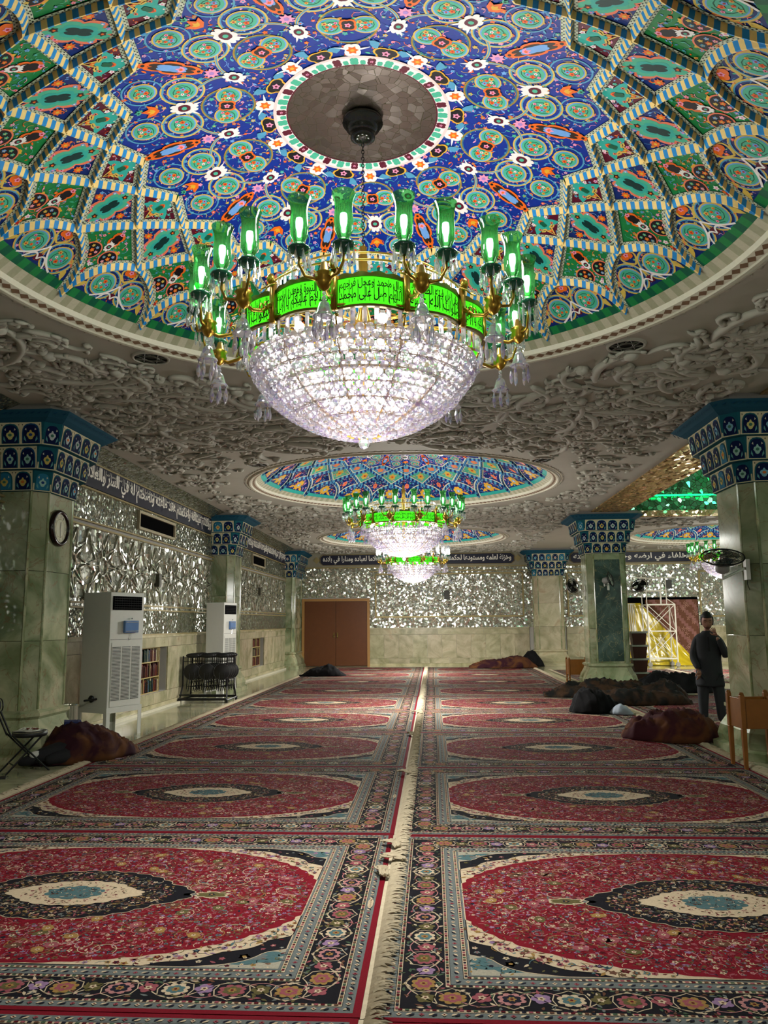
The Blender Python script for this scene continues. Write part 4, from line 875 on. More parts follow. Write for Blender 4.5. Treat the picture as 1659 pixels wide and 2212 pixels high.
# ------------------------------------------------------------------ rugs
HX, HY = 1.945, 1.449
def make_rug_mesh():
    K = {k: lin(v) for k, v in dict(red=(100, 10, 24), dred=(72, 8, 18), navy=(22, 22, 34), blk=(16, 15, 20), cream=(168, 152, 126), gb=(88, 94, 92), teal=(64, 90, 92), olive=(78, 72, 42), rose=(124, 66, 72), pink=(150, 104, 102), gold=(128, 100, 54), brn=(84, 56, 42), grn=(58, 76, 56), lil=(120, 96, 124)).items()}
    P = Paint(lambda x, y, l: (x, y, .010 + l * .00045)); rn = random.Random(23)
    P.raw([(-HX, -HY, 0), (HX, -HY, 0), (HX, HY, 0), (-HX, HY, 0), (-HX, -HY, .0102), (HX, -HY, .0102), (HX, HY, .0102), (-HX, HY, .0102)], [(0, 1, 5, 4), (1, 2, 6, 5), (2, 3, 7, 6), (3, 0, 4, 7)], K['red'])
    P.raw([(-HX, -HY, .010), (HX, -HY, .010), (HX, HY, .010), (-HX, HY, .010)], [(0, 1, 2, 3)], K['red'])
    def rect(g, c, l): x, y = HX - g, HY - g; P.raw([P.fn(-x, -y, l), P.fn(x, -y, l), P.fn(x, y, l), P.fn(-x, y, l)], [(0, 1, 2, 3)], c)
    # nested borders
    lay = [(.035, 'gb', 1), (.088, 'cream', 2), (.112, 'blk', 3), (.318, 'cream', 4), (.342, 'gb', 5), (.405, 'cream', 6), (.430, 'gb', 7)]
    for g, c, l in lay: rect(g, K[c], l)
    def course(g, step, fn):                  # walk round a rectangle inset by g
        x, y = HX - g, HY - g
        for (p, q, a) in (((-x, -y), (x, -y), 0), ((x, -y), (x, y), PI / 2), ((x, y), (-x, y), PI), ((-x, y), (-x, -y), -PI / 2)):
            L_ = math.hypot(q[0] - p[0], q[1] - p[1]); n = max(1, round(L_ / step)); 
            for k in range(n):
                t = (k + .5) / n; P.frame(p[0] + (q[0] - p[0]) * t, p[1] + (q[1] - p[1]) * t, a); fn(k, L_ / n)
        P.frame()
    cs = [K['dred'], K['navy'], K['grn'], K['rose'], K['brn']]
    for g in (.100, .330, .418):
        course(g, .030, lambda k, s: P.fan([(-.009, -.007), (.009, -.007), (.011, .0), (.009, .007), (-.009, .007)], cs[(k * 7) % 5], 8))
        for e in (-.0125, .0125):
            x, y = HX - g + e, HY - g + e
            P.line([(-x, -y), (x, -y), (x, y), (-x, y), (-x, -y)], .003, K['blk'], 8)
    def guard(k, s):
        P.flower(0, 0, .014, K['rose'] if k % 2 else K['cream'], K['dred'], 8, 4); P.leaf(.03, -.008, .035, .014, .5, K['cream'], 8); P.leaf(-.03, .008, .035, .014, PI + .5, K['navy'], 8)
    course(.061, .10, guard); course(.374, .10, guard)
    def main(k, s):
        c = [K['gold'], K['pink'], K['cream'], K['rose']][k % 4]; c2 = [K['rose'], K['navy'], K['teal'], K['olive']][k % 4]
        P.lobed(0, 0, .052, .046, 0, 8, .30, c, 5, 32, .6); P.lobed(0, 0, .036, .032, 0, 6, .3, c2, 6, 24); P.flower(0, 0, .024, K['gold'], K['dred'], 7, 6)
        P.lobed(s / 2, .01, .036, .036, 0, 5, .35, [K['rose'], K['lil'], K['olive']][k % 3], 5, 20); P.flower(s / 2, .01, .022, K['cream'], K['brn'], 6)
        sg = 1 if k % 2 else -1
        P.line([(-s / 2 + s * t, sg * .082 * math.sin(t * PI) * (1 if t else 1) * math.cos(.0)) for t in [q / 12 for q in range(13)]], .0065, K['cream'], 5)
        P.line([(-s / 2 + s * t, -sg * .075 * math.cos(t * PI * 1)) for t in [q / 10 for q in range(11)]], .0055, K['pink'], 4.5)
        P.line([(-.085, 0), (-.07, .055), (-.035, .07), (0, .092), (.035, .07), (.07, .055), (.085, 0), (.07, -.055), (.035, -.07), (0, -.092), (-.035, -.07), (-.07, -.055), (-.085, 0)], .0055, K['cream'], 5)
        for q in range(22):
            a = rn.uniform(0, 2 * PI); x, y = rn.uniform(-s / 2, s / 2), rn.choice((-1, 1)) * rn.uniform(.05, .092); P.leaf(x, y, rn.uniform(.025, .05), .016, a, rn.choice([K['cream'], K['grn'], K['rose'], K['olive'], K['gb'], K['brn']]), 4.6)
    course(.215, .27, main)
    # corner fields and nested scalloped ovals
    fx, fy = HX - .445, HY - .445
    def oval(rx, ry, c, l, n=44, amp=.018, m=220):
        pts = []
        for k in range(m):
            t = 2 * PI * k / m; q = 1 + amp * abs(math.sin(n * t / 2)); u = abs(math.cos(t)) ** .92 * (1 if math.cos(t) > 0 else -1); v = abs(math.sin(t)) ** .92 * (1 if math.sin(t) > 0 else -1)
            pts.append((max(-fx, min(fx, rx * q * u)), max(-fy, min(fy, ry * q * v))))
        P.fan(pts, c, l, (0, 0)); P.line(pts + [pts[0]], .006, K['cream'] if c != K['cream'] else K['blk'], l + .4)
    P.raw([P.fn(-fx, -fy, 7.6), P.fn(fx, -fy, 7.6), P.fn(fx, fy, 7.6), P.fn(-fx, fy, 7.6)], [(0, 1, 2, 3)], lin((138, 134, 118)))
    inr = lambda p: abs(p[0]) < fx - .02 and abs(p[1]) < fy - .02
    el = lambda p, a, b: (abs(p[0]) / a) ** 2.15 + (abs(p[1]) / b) ** 2.15
    for sx in (-1, 1):
        for sy in (-1, 1):
            P.lobed(sx * (fx - .2), sy * (fy - .13), .17, .075, 0, 6, .3, K['teal'], 8, 36, .6); P.lobed(sx * (fx - .2), sy * (fy - .13), .1, .04, 0, 6, .3, K['gb'], 8.6, 30); P.flower(sx * (fx - .2), sy * (fy - .13), .035, K['rose'], K['gold'], 9)
    oval(1.82, 1.19, K['blk'], 9, 26, .03); oval(1.68, 1.09, K['cream'], 10, 30, .025); oval(1.54, .995, K['red'], 11, 60, .014)
    cA = [K['rose'], K['brn'], K['gold'], K['teal'], K['lil'], K['dred'], K['olive'], K['navy']]
    sprinkle(P, lambda p: inr(p) and 1.0 < el(p, 1.58, 1.02) < 1.14, (-fx, fx, -fy, fy), 900, .032, cA, .021, 12.5, rn)
    sprinkle(P, lambda p: inr(p) and el(p, 1.9, 1.24) > 1.0, (-fx, fx, -fy, fy), 500, .045, cA + [K['cream']], .018, 9, rn)
    sprinkle(P, lambda p: inr(p) and 1.0 < el(p, 1.76, 1.15) < 1.1, (-fx, fx, -fy, fy), 250, .045, [K['rose'], K['gb'], K['olive'], K['cream']], .018, 9.6, rn)
    # field flowers
    cF = [K['cream'], K['pink'], K['rose'], K['olive'], K['brn'], K['navy'], K['teal'], K['brn'], K['lil'], K['dred'], K['rose'], K['dred']]
    med = lambda p: abs(p[0]) / .72 + (abs(p[1]) / .46) ** 1.2
    sprinkle(P, lambda p: el(p, 1.49, .96) < 1 and med(p) > 1.1, (-1.5, 1.5, -1, 1), 4200, .029, cF, .0165, 12.5, rn)
    for k in range(260):                       # curling stems with larger palmettes
        x, y = rn.uniform(-1.4, 1.4), rn.uniform(-.9, .9)
        if el((x, y), 1.4, .88) > 1 or med((x, y)) < 1.2: continue
        a = rn.uniform(0, 2 * PI); r = rn.uniform(.05, .12); sg = rn.choice((-1, 1))
        P.line([(x + r * (1 - t * .6) * math.cos(a + sg * t * 4), y + r * (1 - t * .6) * math.sin(a + sg * t * 4)) for t in [q / 10 for q in range(11)]], .0045, rn.choice([K['cream'], K['gold'], K['pink']]), 13)
        if k % 3 == 0: P.lobed(x, y, .036, .026, a, 6, .35, rn.choice([K['olive'], K['rose'], K['gold'], K['brn']]), 14, 20); P.flower(x, y, .016, K['cream'], K['dred'], 15)
    # centre medallion
    def pointed(rx, ry, c, l, n, amp, out=None):
        pts = []; m = 160
        for k in range(m):
            t = 2 * PI * k / m; q = 1 + amp * abs(math.sin(n * t / 2)); u, v = math.cos(t), math.sin(t); e = 1 + .2 * max(0, abs(u) - .9) / .1
            pts.append((rx * q * e * (abs(u) ** 1.0) * (1 if u > 0 else -1), ry * q * (abs(v) ** 1.0) * (1 if v > 0 else -1)))
        P.fan(pts, c, l, (0, 0)); P.line(pts + [pts[0]], .006, out or K['cream'], l + .4)
    pointed(.62, .42, K['blk'], 16, 28, .045)
    sprinkle(P, lambda p: 1.0 > (abs(p[0]) / .64) ** 1.3 + (abs(p[1]) / .42) ** 1.6 and (abs(p[0]) / .38) ** 1.3 + (abs(p[1]) / .24) ** 1.6 > 1.0, (-.62, .62, -.42, .42), 420, .03, [K['cream'], K['rose'], K['olive'], K['gb'], K['brn'], K['gold']], .016, 17.5, rn)
    pointed(.36, .215, K['cream'], 20, 20, .06, K['blk'])
    sprinkle(P, lambda p: (abs(p[0]) / .35 + (abs(p[1]) / .22) ** 1.5) < .95 and (p[0] / .19) ** 2 + (p[1] / .13) ** 2 > 1, (-.36, .36, -.22, .22), 90, .034, [K['rose'], K['brn'], K['grn'], K['dred']], .013, 21.5, rn)
    P.lobed(0, 0, .165, .105, 0, 10, .16, K['teal'], 23, 40, .6); sprinkle(P, lambda p: (p[0] / .16) ** 2 + (p[1] / .1) ** 2 < 1, (-.17, .17, -.11, .11), 40, .034, [K['gb'], K['cream'], K['navy'], K['brn']], .013, 25, rn)
    for s in (-1, 1):
        P.lobed(s * .88, 0, .09, .045, 0, 6, .3, K['cream'], 16, 30); P.lobed(s * .88, 0, .078, .036, 0, 6, .3, K['olive'], 17, 30); P.flower(s * .88, 0, .026, K['navy'], K['gold'], 18)
        P.lobed(s * .74, 0, .035, .02, 0, 4, .3, K['gb'], 16, 20)
    # small woven signature cartouche in one end border
    P.lobed(HX - .061, -.1, .016, .075, 0, 6, .12, K['cream'], 9, 24)
    for q in range(5): P.line([(HX - .068, -.15 + q * .026), (HX - .055, -.145 + q * .026), (HX - .062, -.135 + q * .026)], .003, K['brn'], 10)
    return P
rugP = make_rug_mesh()
def fringe_mesh(seed, side):
    mb = MB(); rr = random.Random(seed); y = -HY
    mb.raw([(0, -HY, .004), (side * .05, -HY, .005), (side * .05, HY, .005), (0, HY, .004)], [(0, 1, 2, 3) if side > 0 else (3, 2, 1, 0)])
    while y < HY:
        L_ = rr.uniform(.075, .125); b = rr.uniform(-.04, .04); n = 5; h = rr.uniform(.012, .026)
        mb.tube([(side * (.03 + L_ * t), y + b * t * t, .010 + h * math.sin(t * PI * .8)) for t in [k / 4 for k in range(5)]], [.006, .007, .006, .005, .002], 4, cap=False)
        y += rr.uniform(.009, .014)
    return mb
rug0 = thing('carpet', 'x', 'carpet', (0, 0, 0))
pile = rugP.build('woven_pile', M['rug'], rug0)
fr1 = fringe_mesh(1, 1).build('fringe', M['fringe'], rug0, loc=(HX - .005, 0, 0)); fr2 = fringe_mesh(2, -1).build('fringe', M['fringe'], rug0, loc=(-HX + .005, 0, 0))
ordn = ['nearest', 'second', 'third', 'fourth', 'fifth', 'sixth', 'seventh', 'eighth', 'ninth', 'tenth', 'eleventh']
ROW0, PITCH = 2.12, 2.905
first = True
def put_rug(x, y, lab, grp, z=0.006, rz=0, tucked=False):
    global first
    if first: o = rug0; first = False
    else:
        o = rug0.copy(); C.objects.link(o)
        for ch in ((pile, fr1) if tucked else (pile, fr1, fr2)): c = ch.copy(); C.objects.link(c); c.parent = o
    o.location = (x, y, z); o.rotation_euler = (0, 0, rz); o['label'] = lab; o['group'] = grp
wob = [0, .01, .02, .0, .015, -.01, .02, 0, .01, .02]
for k in range(10):
    y = ROW0 + PITCH * k + (0 if k else 0)
    put_rug(-.345 - HX + wob[k] * .4, y, 'red medallion carpet in the left column, %s from the camera' % ordn[k], 'carpets of the left column')
    put_rug(-.30 + HX + wob[(k + 3) % 10], y - .02, 'red medallion carpet in the right column, %s from the camera' % ordn[k], 'carpets of the right column', .002, 0, True)
for k, (x, y) in enumerate(((5.75, 7.95), (5.8, 12.68), (5.8, 15.53), (5.8, 18.44), (6.1, 26.3), (10.1, 26.3), (9.85, 18.44), (9.85, 15.53), (6.1, 23.4), (10.1, 23.4))):
    put_rug(x, y, ['red carpet at the right edge beyond the bare floor by the near stand', 'carpet behind the near right pillar under the standing man', 'carpet in the side hall under the small dark bundle', 'carpet in the side hall where sleepers lie', 'side hall carpet in front of the scaffold, last row before bare floor',
                   'side hall carpet right of the scaffold, last row', 'side hall carpet right of the sleepers, behind the man', 'side hall carpet far right behind the near pillar',
                   'side hall carpet beyond the dark green pillar', 'side hall carpet beyond the sleeper in black'][k], 'carpets of the side hall', .005)
# knotted tufts lying across the seam between the columns
for i, (x, y, a) in enumerate(((-.33, 6.1, .6), (-.31, 5.75, 1.2), (-.36, 5.45, .2), (-.34, 8.9, .9), (-.36, 11.9, .3), (-.35, 14.7, .8))):
    mb = MB(); rr = random.Random(i)
    for k in range(16): mb.tube([(rr.uniform(-.03, .03) + t * rr.uniform(-.03, .03), -.09 + .18 * t, .02 + .02 * math.sin(t * PI) + rr.uniform(0, .015)) for t in (0, .3, .6, 1)], .007, 4)
    o = mb.build('fringe_tuft', M['fringe']); o.location = (x, y, .02); o.rotation_euler.z = a
    tag(o, 'loose white fringe tuft on the carpet seam, %s from the camera' % ordn[i], 'fringe tuft', 'loose fringe tufts')
# ------------------------------------------------------------------ chandeliers
def bowl_r(z):      # z measured down from the rim; radius of the crystal bowl
    pr = [(0, .795), (.05, .805), (.11, .78), (.18, .73), (.27, .665), (.36, .56), (.44, .43), (.50, .30), (.54, .15), (.56, .02)]
    z = z / .95
    for (a, ra), (b, rb) in zip(pr[:-1], pr[1:]):
        if z <= b: return ra + (rb - ra) * (z - a) / (b - a)
    return .02
RIM = 3.555
def drop_prof(L_, r): return [(0, 0), (r * .25, -L_ * .06), (r * .3, -L_ * .12), (r * .18, -L_ * .16), (r * .5, -L_ * .3), (r, -L_ * .62), (r * .75, -L_ * .85), (0, -L_)]
def curve_panel_text(txt1, txt2, Rr, a0, a1, z0, z1):
    mb = MB(); W_ = (a1 - a0) * Rr
    for t, zb, h in ((txt1, z0 + .01, (z1 - z0) * .55), (txt2, z0 + (z1 - z0) * .5, (z1 - z0) * .46)):
        vs, fs = text_geo(t, W_ * .94, h, .01)
        mb.raw([((Rr + .004) * math.cos(a0 + (W_ * .03 + a) / Rr), (Rr + .004) * math.sin(a0 + (W_ * .03 + a) / Rr), zb + b) for a, b in vs], fs)
    rr = random.Random(3)
    for k in range(14):
        a = a0 + (a1 - a0) * (k + .5) / 14 + rr.uniform(-.01, .01); mb.tube([((Rr + .004) * math.cos(a), (Rr + .004) * math.sin(a), z0 + .02), ((Rr + .004) * math.cos(a), (Rr + .004) * math.sin(a), z1 - rr.uniform(.01, .05))], .0022, 3)
    return mb
VER = [('اللهم صل على محمد', 'وال محمد وعجل فرجهم'), ('صلوات الله عليه', 'وعلى اهل بيته الطاهرين'), ('السلام عليكم يا اهل', 'بيت النبوة ومعدن الرحمة')]
def chandelier(cx, cyy, label, hi, rot, shared=None, white=False, apex=5.52, zoff=0):
    root = thing('chandelier', label, 'chandelier', (cx, cyy, zoff), rot, 'chandeliers hanging under the painted domes'); SH = {} if shared is None else shared
    def part(name, key, fn, mat, parent=None, loc=(0, 0, 0), rz=0, smooth=False):
        if key not in SH: mb = fn(); o = mb.build(name, mat, parent or root, smooth); SH[key] = o.data
        else: o = bpy.data.objects.new(name, SH[key]); C.objects.link(o); o.parent = parent or root
        o.location = loc; o.rotation_euler.z = rz; return o
    # canopy, chain, stem
    mb = MB(); mb.lathe([(.0, apex), (.15, apex), (.155, apex - .03), (.12, apex - .045), (.13, apex - .07), (.10, apex - .09), (.085, apex - .13), (.095, apex - .15), (.05, apex - .18), (.0, apex - .19)], 28); mb.build('ceiling_canopy', M['darkmetal'], root, True)
    mb = MB(); z = apex - .19; k = 0
    while z > 4.5:
        a = 0 if k % 2 else PI / 2
        mb.tube([(.010 * math.cos(t) * math.cos(a), .010 * math.cos(t) * math.sin(a), z - .018 + .018 * math.sin(t)) for t in [2 * PI * q / 8 for q in range(9)]], .0035, 4); z -= .028; k += 1
    mb.build('chain', M['darkmetal'], root)
    mb = MB(); mb.lathe([(0, 4.5), (.03, 4.48), (.02, 4.44), (.045, 4.38), (.03, 4.3), (.05, 4.2), (.035, 4.0), (.06, 3.9), (.03, 3.7), (.02, 3.1), (0, 3.06)], 14); mb.build('stem', M['gold'], root, True)
    # metal hoops and spokes
    def hoops():
        mb = MB()
        def hoop(r, z, t=.008, n=64): mb.tube([(r * math.cos(2 * PI * k / n), r * math.sin(2 * PI * k / n), z) for k in range(n + 1)], t, 5, cap=False)
        for z in (.0, .072, .143, .22, .295, .37, .44, .49): hoop(bowl_r(z) - .012, RIM - z, .005)
        hoop(.865, RIM + .11, .010); hoop(.80, RIM + .12, .008); hoop(.74, 4.02, .008); hoop(.64, 4.12, .008)
        for k in range(12):
            a = 2 * PI * k / 12 + PI / 12; c, s = math.cos(a), math.sin(a); mb.tube([(.03 * c, .03 * s, 3.88), (.84 * c, .84 * s, RIM + .06)], .011, 5); mb.tube([(.84 * c, .84 * s, RIM + .06), (.82 * c, .82 * s, RIM)], .007, 5)
            mb.tube([(bowl_r(z) * c * .975, bowl_r(z) * s * .975, RIM - z) for z in [.52 * q / 10 for q in range(11)]], .006, 4)
        return mb
    part('metal_frame', 'hoops', hoops, M['gold'], smooth=True)
    # crystal balls, row over row
    def ico(mb, c, r, n=8, m=5): mb.ball(c, r, None, n, m)
    rows = []; z = .012
    while z < .52:
        rr_ = bowl_r(z); sz = .0305 if z < .44 else .025; n = max(6, int(2 * PI * rr_ / (sz * 2.12))); rows.append((z, rr_, sz, n)); dz = .0265 if True else 0; dr = bowl_r(z + .03) - rr_; z += .048 / math.hypot(1, dr / .03)
    allb = [(rr_ * math.cos(2 * PI * (k + .5 * (i % 2)) / n), rr_ * math.sin(2 * PI * (k + .5 * (i % 2)) / n), RIM - z, sz) for i, (z, rr_, sz, n) in enumerate(rows) for k in range(n)]
    if hi:
        ca, sa = math.cos(rot), math.sin(rot); allb.sort(key=lambda b: (b[0] * ca - b[1] * sa) * .1 + (b[0] * sa + b[1] * ca) + b[2] * .2)
        near, rest = allb[:100], allb[100:]
        mb = MB(); ico(mb, (0, 0, 0), .0305); proto = mb.build('crystal_ball', M['crystal'], root); proto.location = near[0][:3]; proto.scale = (near[0][3] / .0305,) * 3
        for b in near[1:]:
            c = proto.copy(); C.objects.link(c); c.parent = root; c.location = b[:3]; c.scale = (b[3] / .0305,) * 3
    else: rest = allb
    def balls():
        mb = MB()
        for b in rest: ico(mb, b[:3], b[3], 8 if hi else 6, 5 if hi else 4)
        return mb
    o = part('crystal_ball_bowl', 'balls' + str(hi), balls, M['crystal']); o['kind'] = 'stuff'
    def fin():
        mb = MB(); mb.lathe([(0, 3.035), (.02, 3.03), (.012, 3.02), (.03, 3.0), (.042, 2.975), (.03, 2.95), (0, 2.935)], 10); return mb
    part('crystal_finial', 'fin', fin, M['crystal_clear'])
    # bulbs inside the bowl
    def bulbs():
        mb = MB()
        for rr_, z, n in ((.62, 3.50, 16), (.42, 3.38, 12), (.2, 3.25, 6), (.66, 3.66, 14)):
            for k in range(n): a = 2 * PI * (k + .3) / n; mb.ball((rr_ * math.cos(a), rr_ * math.sin(a), z), .036, n=8, m=6)
        return mb
    part('bowl_bulbs', 'bulbs', bulbs, M['bulb_in'], smooth=True)
    # hanging prisms round the rim
    def prism():
        mb = MB(); mb.box((0, 0, -.07), (.010, .030, .12)); mb.lathe([(.0, 0), (.008, -.006), (0, -.012)], 5); return mb
    NP = 72
    for k in range(NP if hi else 36):
        a = 2 * PI * (k + .5) / (NP if hi else 36); part('rim_prism', 'prism', prism, M['crystal'], None, (.86 * math.cos(a), .86 * math.sin(a), RIM + .115), a + (k % 3 - 1) * .5)
    def upper():
        mb = MB()
        for rr_, z, n, L_ in ((.74, 4.02, 60, .07), (.64, 4.12, 52, .075), (.69, 4.07, 56, .03)):
            for k in range(n): a = 2 * PI * k / n; mb.box((rr_ * math.cos(a), rr_ * math.sin(a), z - L_ / 2), (.012, .016, L_), a)
        return mb
    part('upper_crystal_tiers', 'upper', upper, M['crystal_clear'])
    # green lettered panels
    PA = PI / 6; RP_ = .88; z0, z1 = 3.65, 3.83
    def band(r0, r1, za, zb, h, n=14, lobes=0):
        mb = MB()
        for k in range(n):
            a, b = -h + 2 * h * k / n, -h + 2 * h * (k + 1) / n; t = (lambda q: zb + (.014 * abs(math.sin((q + h) * lobes)) if lobes else 0))
            mb.raw([(r0 * math.cos(a), r0 * math.sin(a), za), (r0 * math.cos(b), r0 * math.sin(b), za), (r0 * math.cos(b), r0 * math.sin(b), t(b)), (r0 * math.cos(a), r0 * math.sin(a), t(a)),
                    (r1 * math.cos(a), r1 * math.sin(a), za), (r1 * math.cos(b), r1 * math.sin(b), za), (r1 * math.cos(b), r1 * math.sin(b), t(b)), (r1 * math.cos(a), r1 * math.sin(a), t(a))], [(4, 5, 6, 7), (3, 2, 1, 0), (7, 6, 2, 3), (0, 1, 5, 4)])
        return mb
    def bow(f):           # panels bow outward between the arms
        def g():
            mb = f(); 
            for i, v in enumerate(mb.v):
                a = math.atan2(v[1], v[0]); r = math.hypot(v[0], v[1]); q = r + .05 * math.cos(a / (PA / 2) * PI / 2) - .03; mb.v[i] = (q * math.cos(a), q * math.sin(a), v[2])
            return mb
        return g
    h = PA / 2 * .93
    for k in range(12):
        a = PA * k
        p = part('lettered_panel', 'panel', bow(lambda: band(RP_ - .004, RP_, z0, z1, h)), M['green_panel'], None, (0, 0, 0), a)
        part('panel_lettering', 'ptxt%d' % (k % 3), bow(lambda: curve_panel_text(VER[k % 3][0], VER[k % 3][1], RP_, -h, h, z0, z1)), M['ink'], p)
        def fr():
            mb = band(RP_ - .012, RP_ + .012, z1, z1 + .018, h * 1.03, 28, 26); m2 = band(RP_ - .012, RP_ + .012, z0 - .016, z0, h * 1.03); mb.raw(m2.v, m2.f)
            for s in (-1, 1): mb.bb(0, 0, 0, 0, 0, 0); mb.box(((RP_) * math.cos(s * h * 1.02), RP_ * math.sin(s * h * 1.02), (z0 + z1) / 2), (.02, .014, z1 - z0 + .03), s * h)
            return mb
        part('panel_frame', 'pframe', bow(fr), M['goldd'], p)
    # arms with paired lamps
    def scroll(mb, s):
        pts = [(.90, 0, 3.74), (.97, 0, 3.68), (1.05, 0, 3.66), (1.12, 0, 3.69), (1.17, 0, 3.75)]; mb.tube(pts, [.016, .014, .013, .012, .011], 6)
    def arm():
        mb = MB(); mb.box((.88, 0, 3.76), (.03, .035, .27)); mb.ball((.9, 0, 3.92), .028, n=8, m=6, sc=(1, 1, 1.3)); scroll(mb, 1)
        mb.lathe([(0, -.09), (.03, -.07), (.055, -.03), (.045, .0), (.06, .02), (.03, .04), (.02, .09), (.0, .1)], 12, (1.12, 0, 3.73))
        for s in (-1, 1):
            mb.tube([(1.12, 0, 3.75), (1.15, s * .05, 3.71), (1.18, s * .10, 3.72), (1.19, s * .135, 3.79), (1.19, s * .135, 3.85)], [.012, .011, .010, .009, .009], 6)
            mb.tube([(.92 + .04 * math.cos(t) * (1 - t / 9), s * .03 + s * .045 * math.sin(t) * (1 - t / 9), 3.83 + .02 * t) for t in [q * .6 for q in range(9)]], .006, 4)
            mb.tube([(.93 + .05 * t, s * .02, 3.68 + .06 * math.sin(t * 3)) for t in [q / 6 for q in range(7)]], .006, 4)
        return mb
    def dish():
        mb = MB(); mb.lathe([(0, -.03), (.02, -.03), (.03, -.01), (.06, .0), (.072, .018), (.066, .03), (.04, .02), (.02, .03), (0, .03)], 16); return mb
    def holder():
        mb = MB(); mb.lathe([(.016, .02), (.03, .03), (.036, .05), (.03, .06), (.026, .065)], 12); return mb
    def shade():
        mb = MB(); mb.lathe([(.030, .055), (.038, .075), (.054, .105), (.057, .17), (.052, .25), (.054, .29), (.068, .335), (.072, .345)], 18); return mb
    def bulb():
        mb = MB(); mb.lathe([(0, .095), (.012, .10), (.014, .13), (.021, .155), (.023, .19), (.02, .215), (0, .225)], 10); return mb
    def pdrop():
        mb = MB(); mb.lathe(drop_prof(.118, .0115), 6); return mb
    def fr10():
        mb = MB()
        for k in range(10): a = 2 * PI * k / 10; mb.lathe(drop_prof(.115, .012), 4, (.066 * math.cos(a), .066 * math.sin(a), .012))
        return mb
    def bell():
        mb = MB(); mb.ball((0, 0, 0), .010, n=6, m=4); mb.ball((0, 0, -.022), .012, n=6, m=4); mb.lathe([(.006, -.03), (.022, -.045), (.03, -.07), (.036, -.09), (.05, -.105), (.046, -.108), (.03, -.094), (0, -.08)], 12); return mb
    def belldrops():
        mb = MB()
        for k in range(6): a = 2 * PI * k / 6; mb.lathe(drop_prof(.095, .011), 5, (.042 * math.cos(a), .042 * math.sin(a), -.105))
        return mb
    lampm = M['green_glass'] if not white else M['crystal_clear']
    for k in range(12):
        a = PA * (k + .5); c, s = math.cos(a), math.sin(a)
        ar = part('arm', 'arm', arm, M['gold'], None, (0, 0, 0), a, True)
        for q in (-1, 1):
            u, v = 1.19, q * .135
            lp = part('lamp_cup', 'dish' + str(white), dish, M['green_dish'], None, (u * c - v * s, u * s + v * c, 3.865), a, True)
            part('cup_neck', 'holder', holder, M['crystal_clear'], lp, smooth=True)
            part('glass_shade', 'shade' + str(white), shade, lampm, lp, smooth=True); part('bulb', 'bulb', bulb, M['bulb'], lp, smooth=True)
            if hi and s * math.cos(rot) + c * math.sin(rot) < .75:
                for j in range(9): b = 2 * PI * j / 9; part('crystal_drop', 'pdrop', pdrop, M['crystal_clear'], lp, (.064 * math.cos(b), .064 * math.sin(b), .014))
            else: part('crystal_drops', 'fr10', fr10, M['crystal_clear'], lp)
        pn = part('bell_pendant', 'bell', bell, M['crystal'], None, (1.12 * c, 1.12 * s, 3.63), a, True); pn.scale = (1.4, 1.4, 1.4); part('pendant_drops', 'belld', belldrops, M['crystal'], pn)
    return root, SH
ROT = -PI / 2 + math.radians(8)
_c1, SHA = chandelier(*CHAND[0], 'largest and nearest crystal chandelier with green glass lamps and lettered green panels', True, ROT)
_c2, SHB = chandelier(*CHAND[1], 'second crystal chandelier with green lamps, hanging under the middle dome', False, -PI / 2 + math.radians(3))
chandelier(*CHAND[2], 'third chandelier with clear lamps, far off before the end wall', False, -PI / 2 + math.radians(5), {k: v for k, v in SHB.items() if not k.startswith('shade') and not k.startswith('dish')}, True)
chandelier(*CHAND[3], 'chandelier of the side hall seen behind the wall fan', False, -PI / 2, SHB)
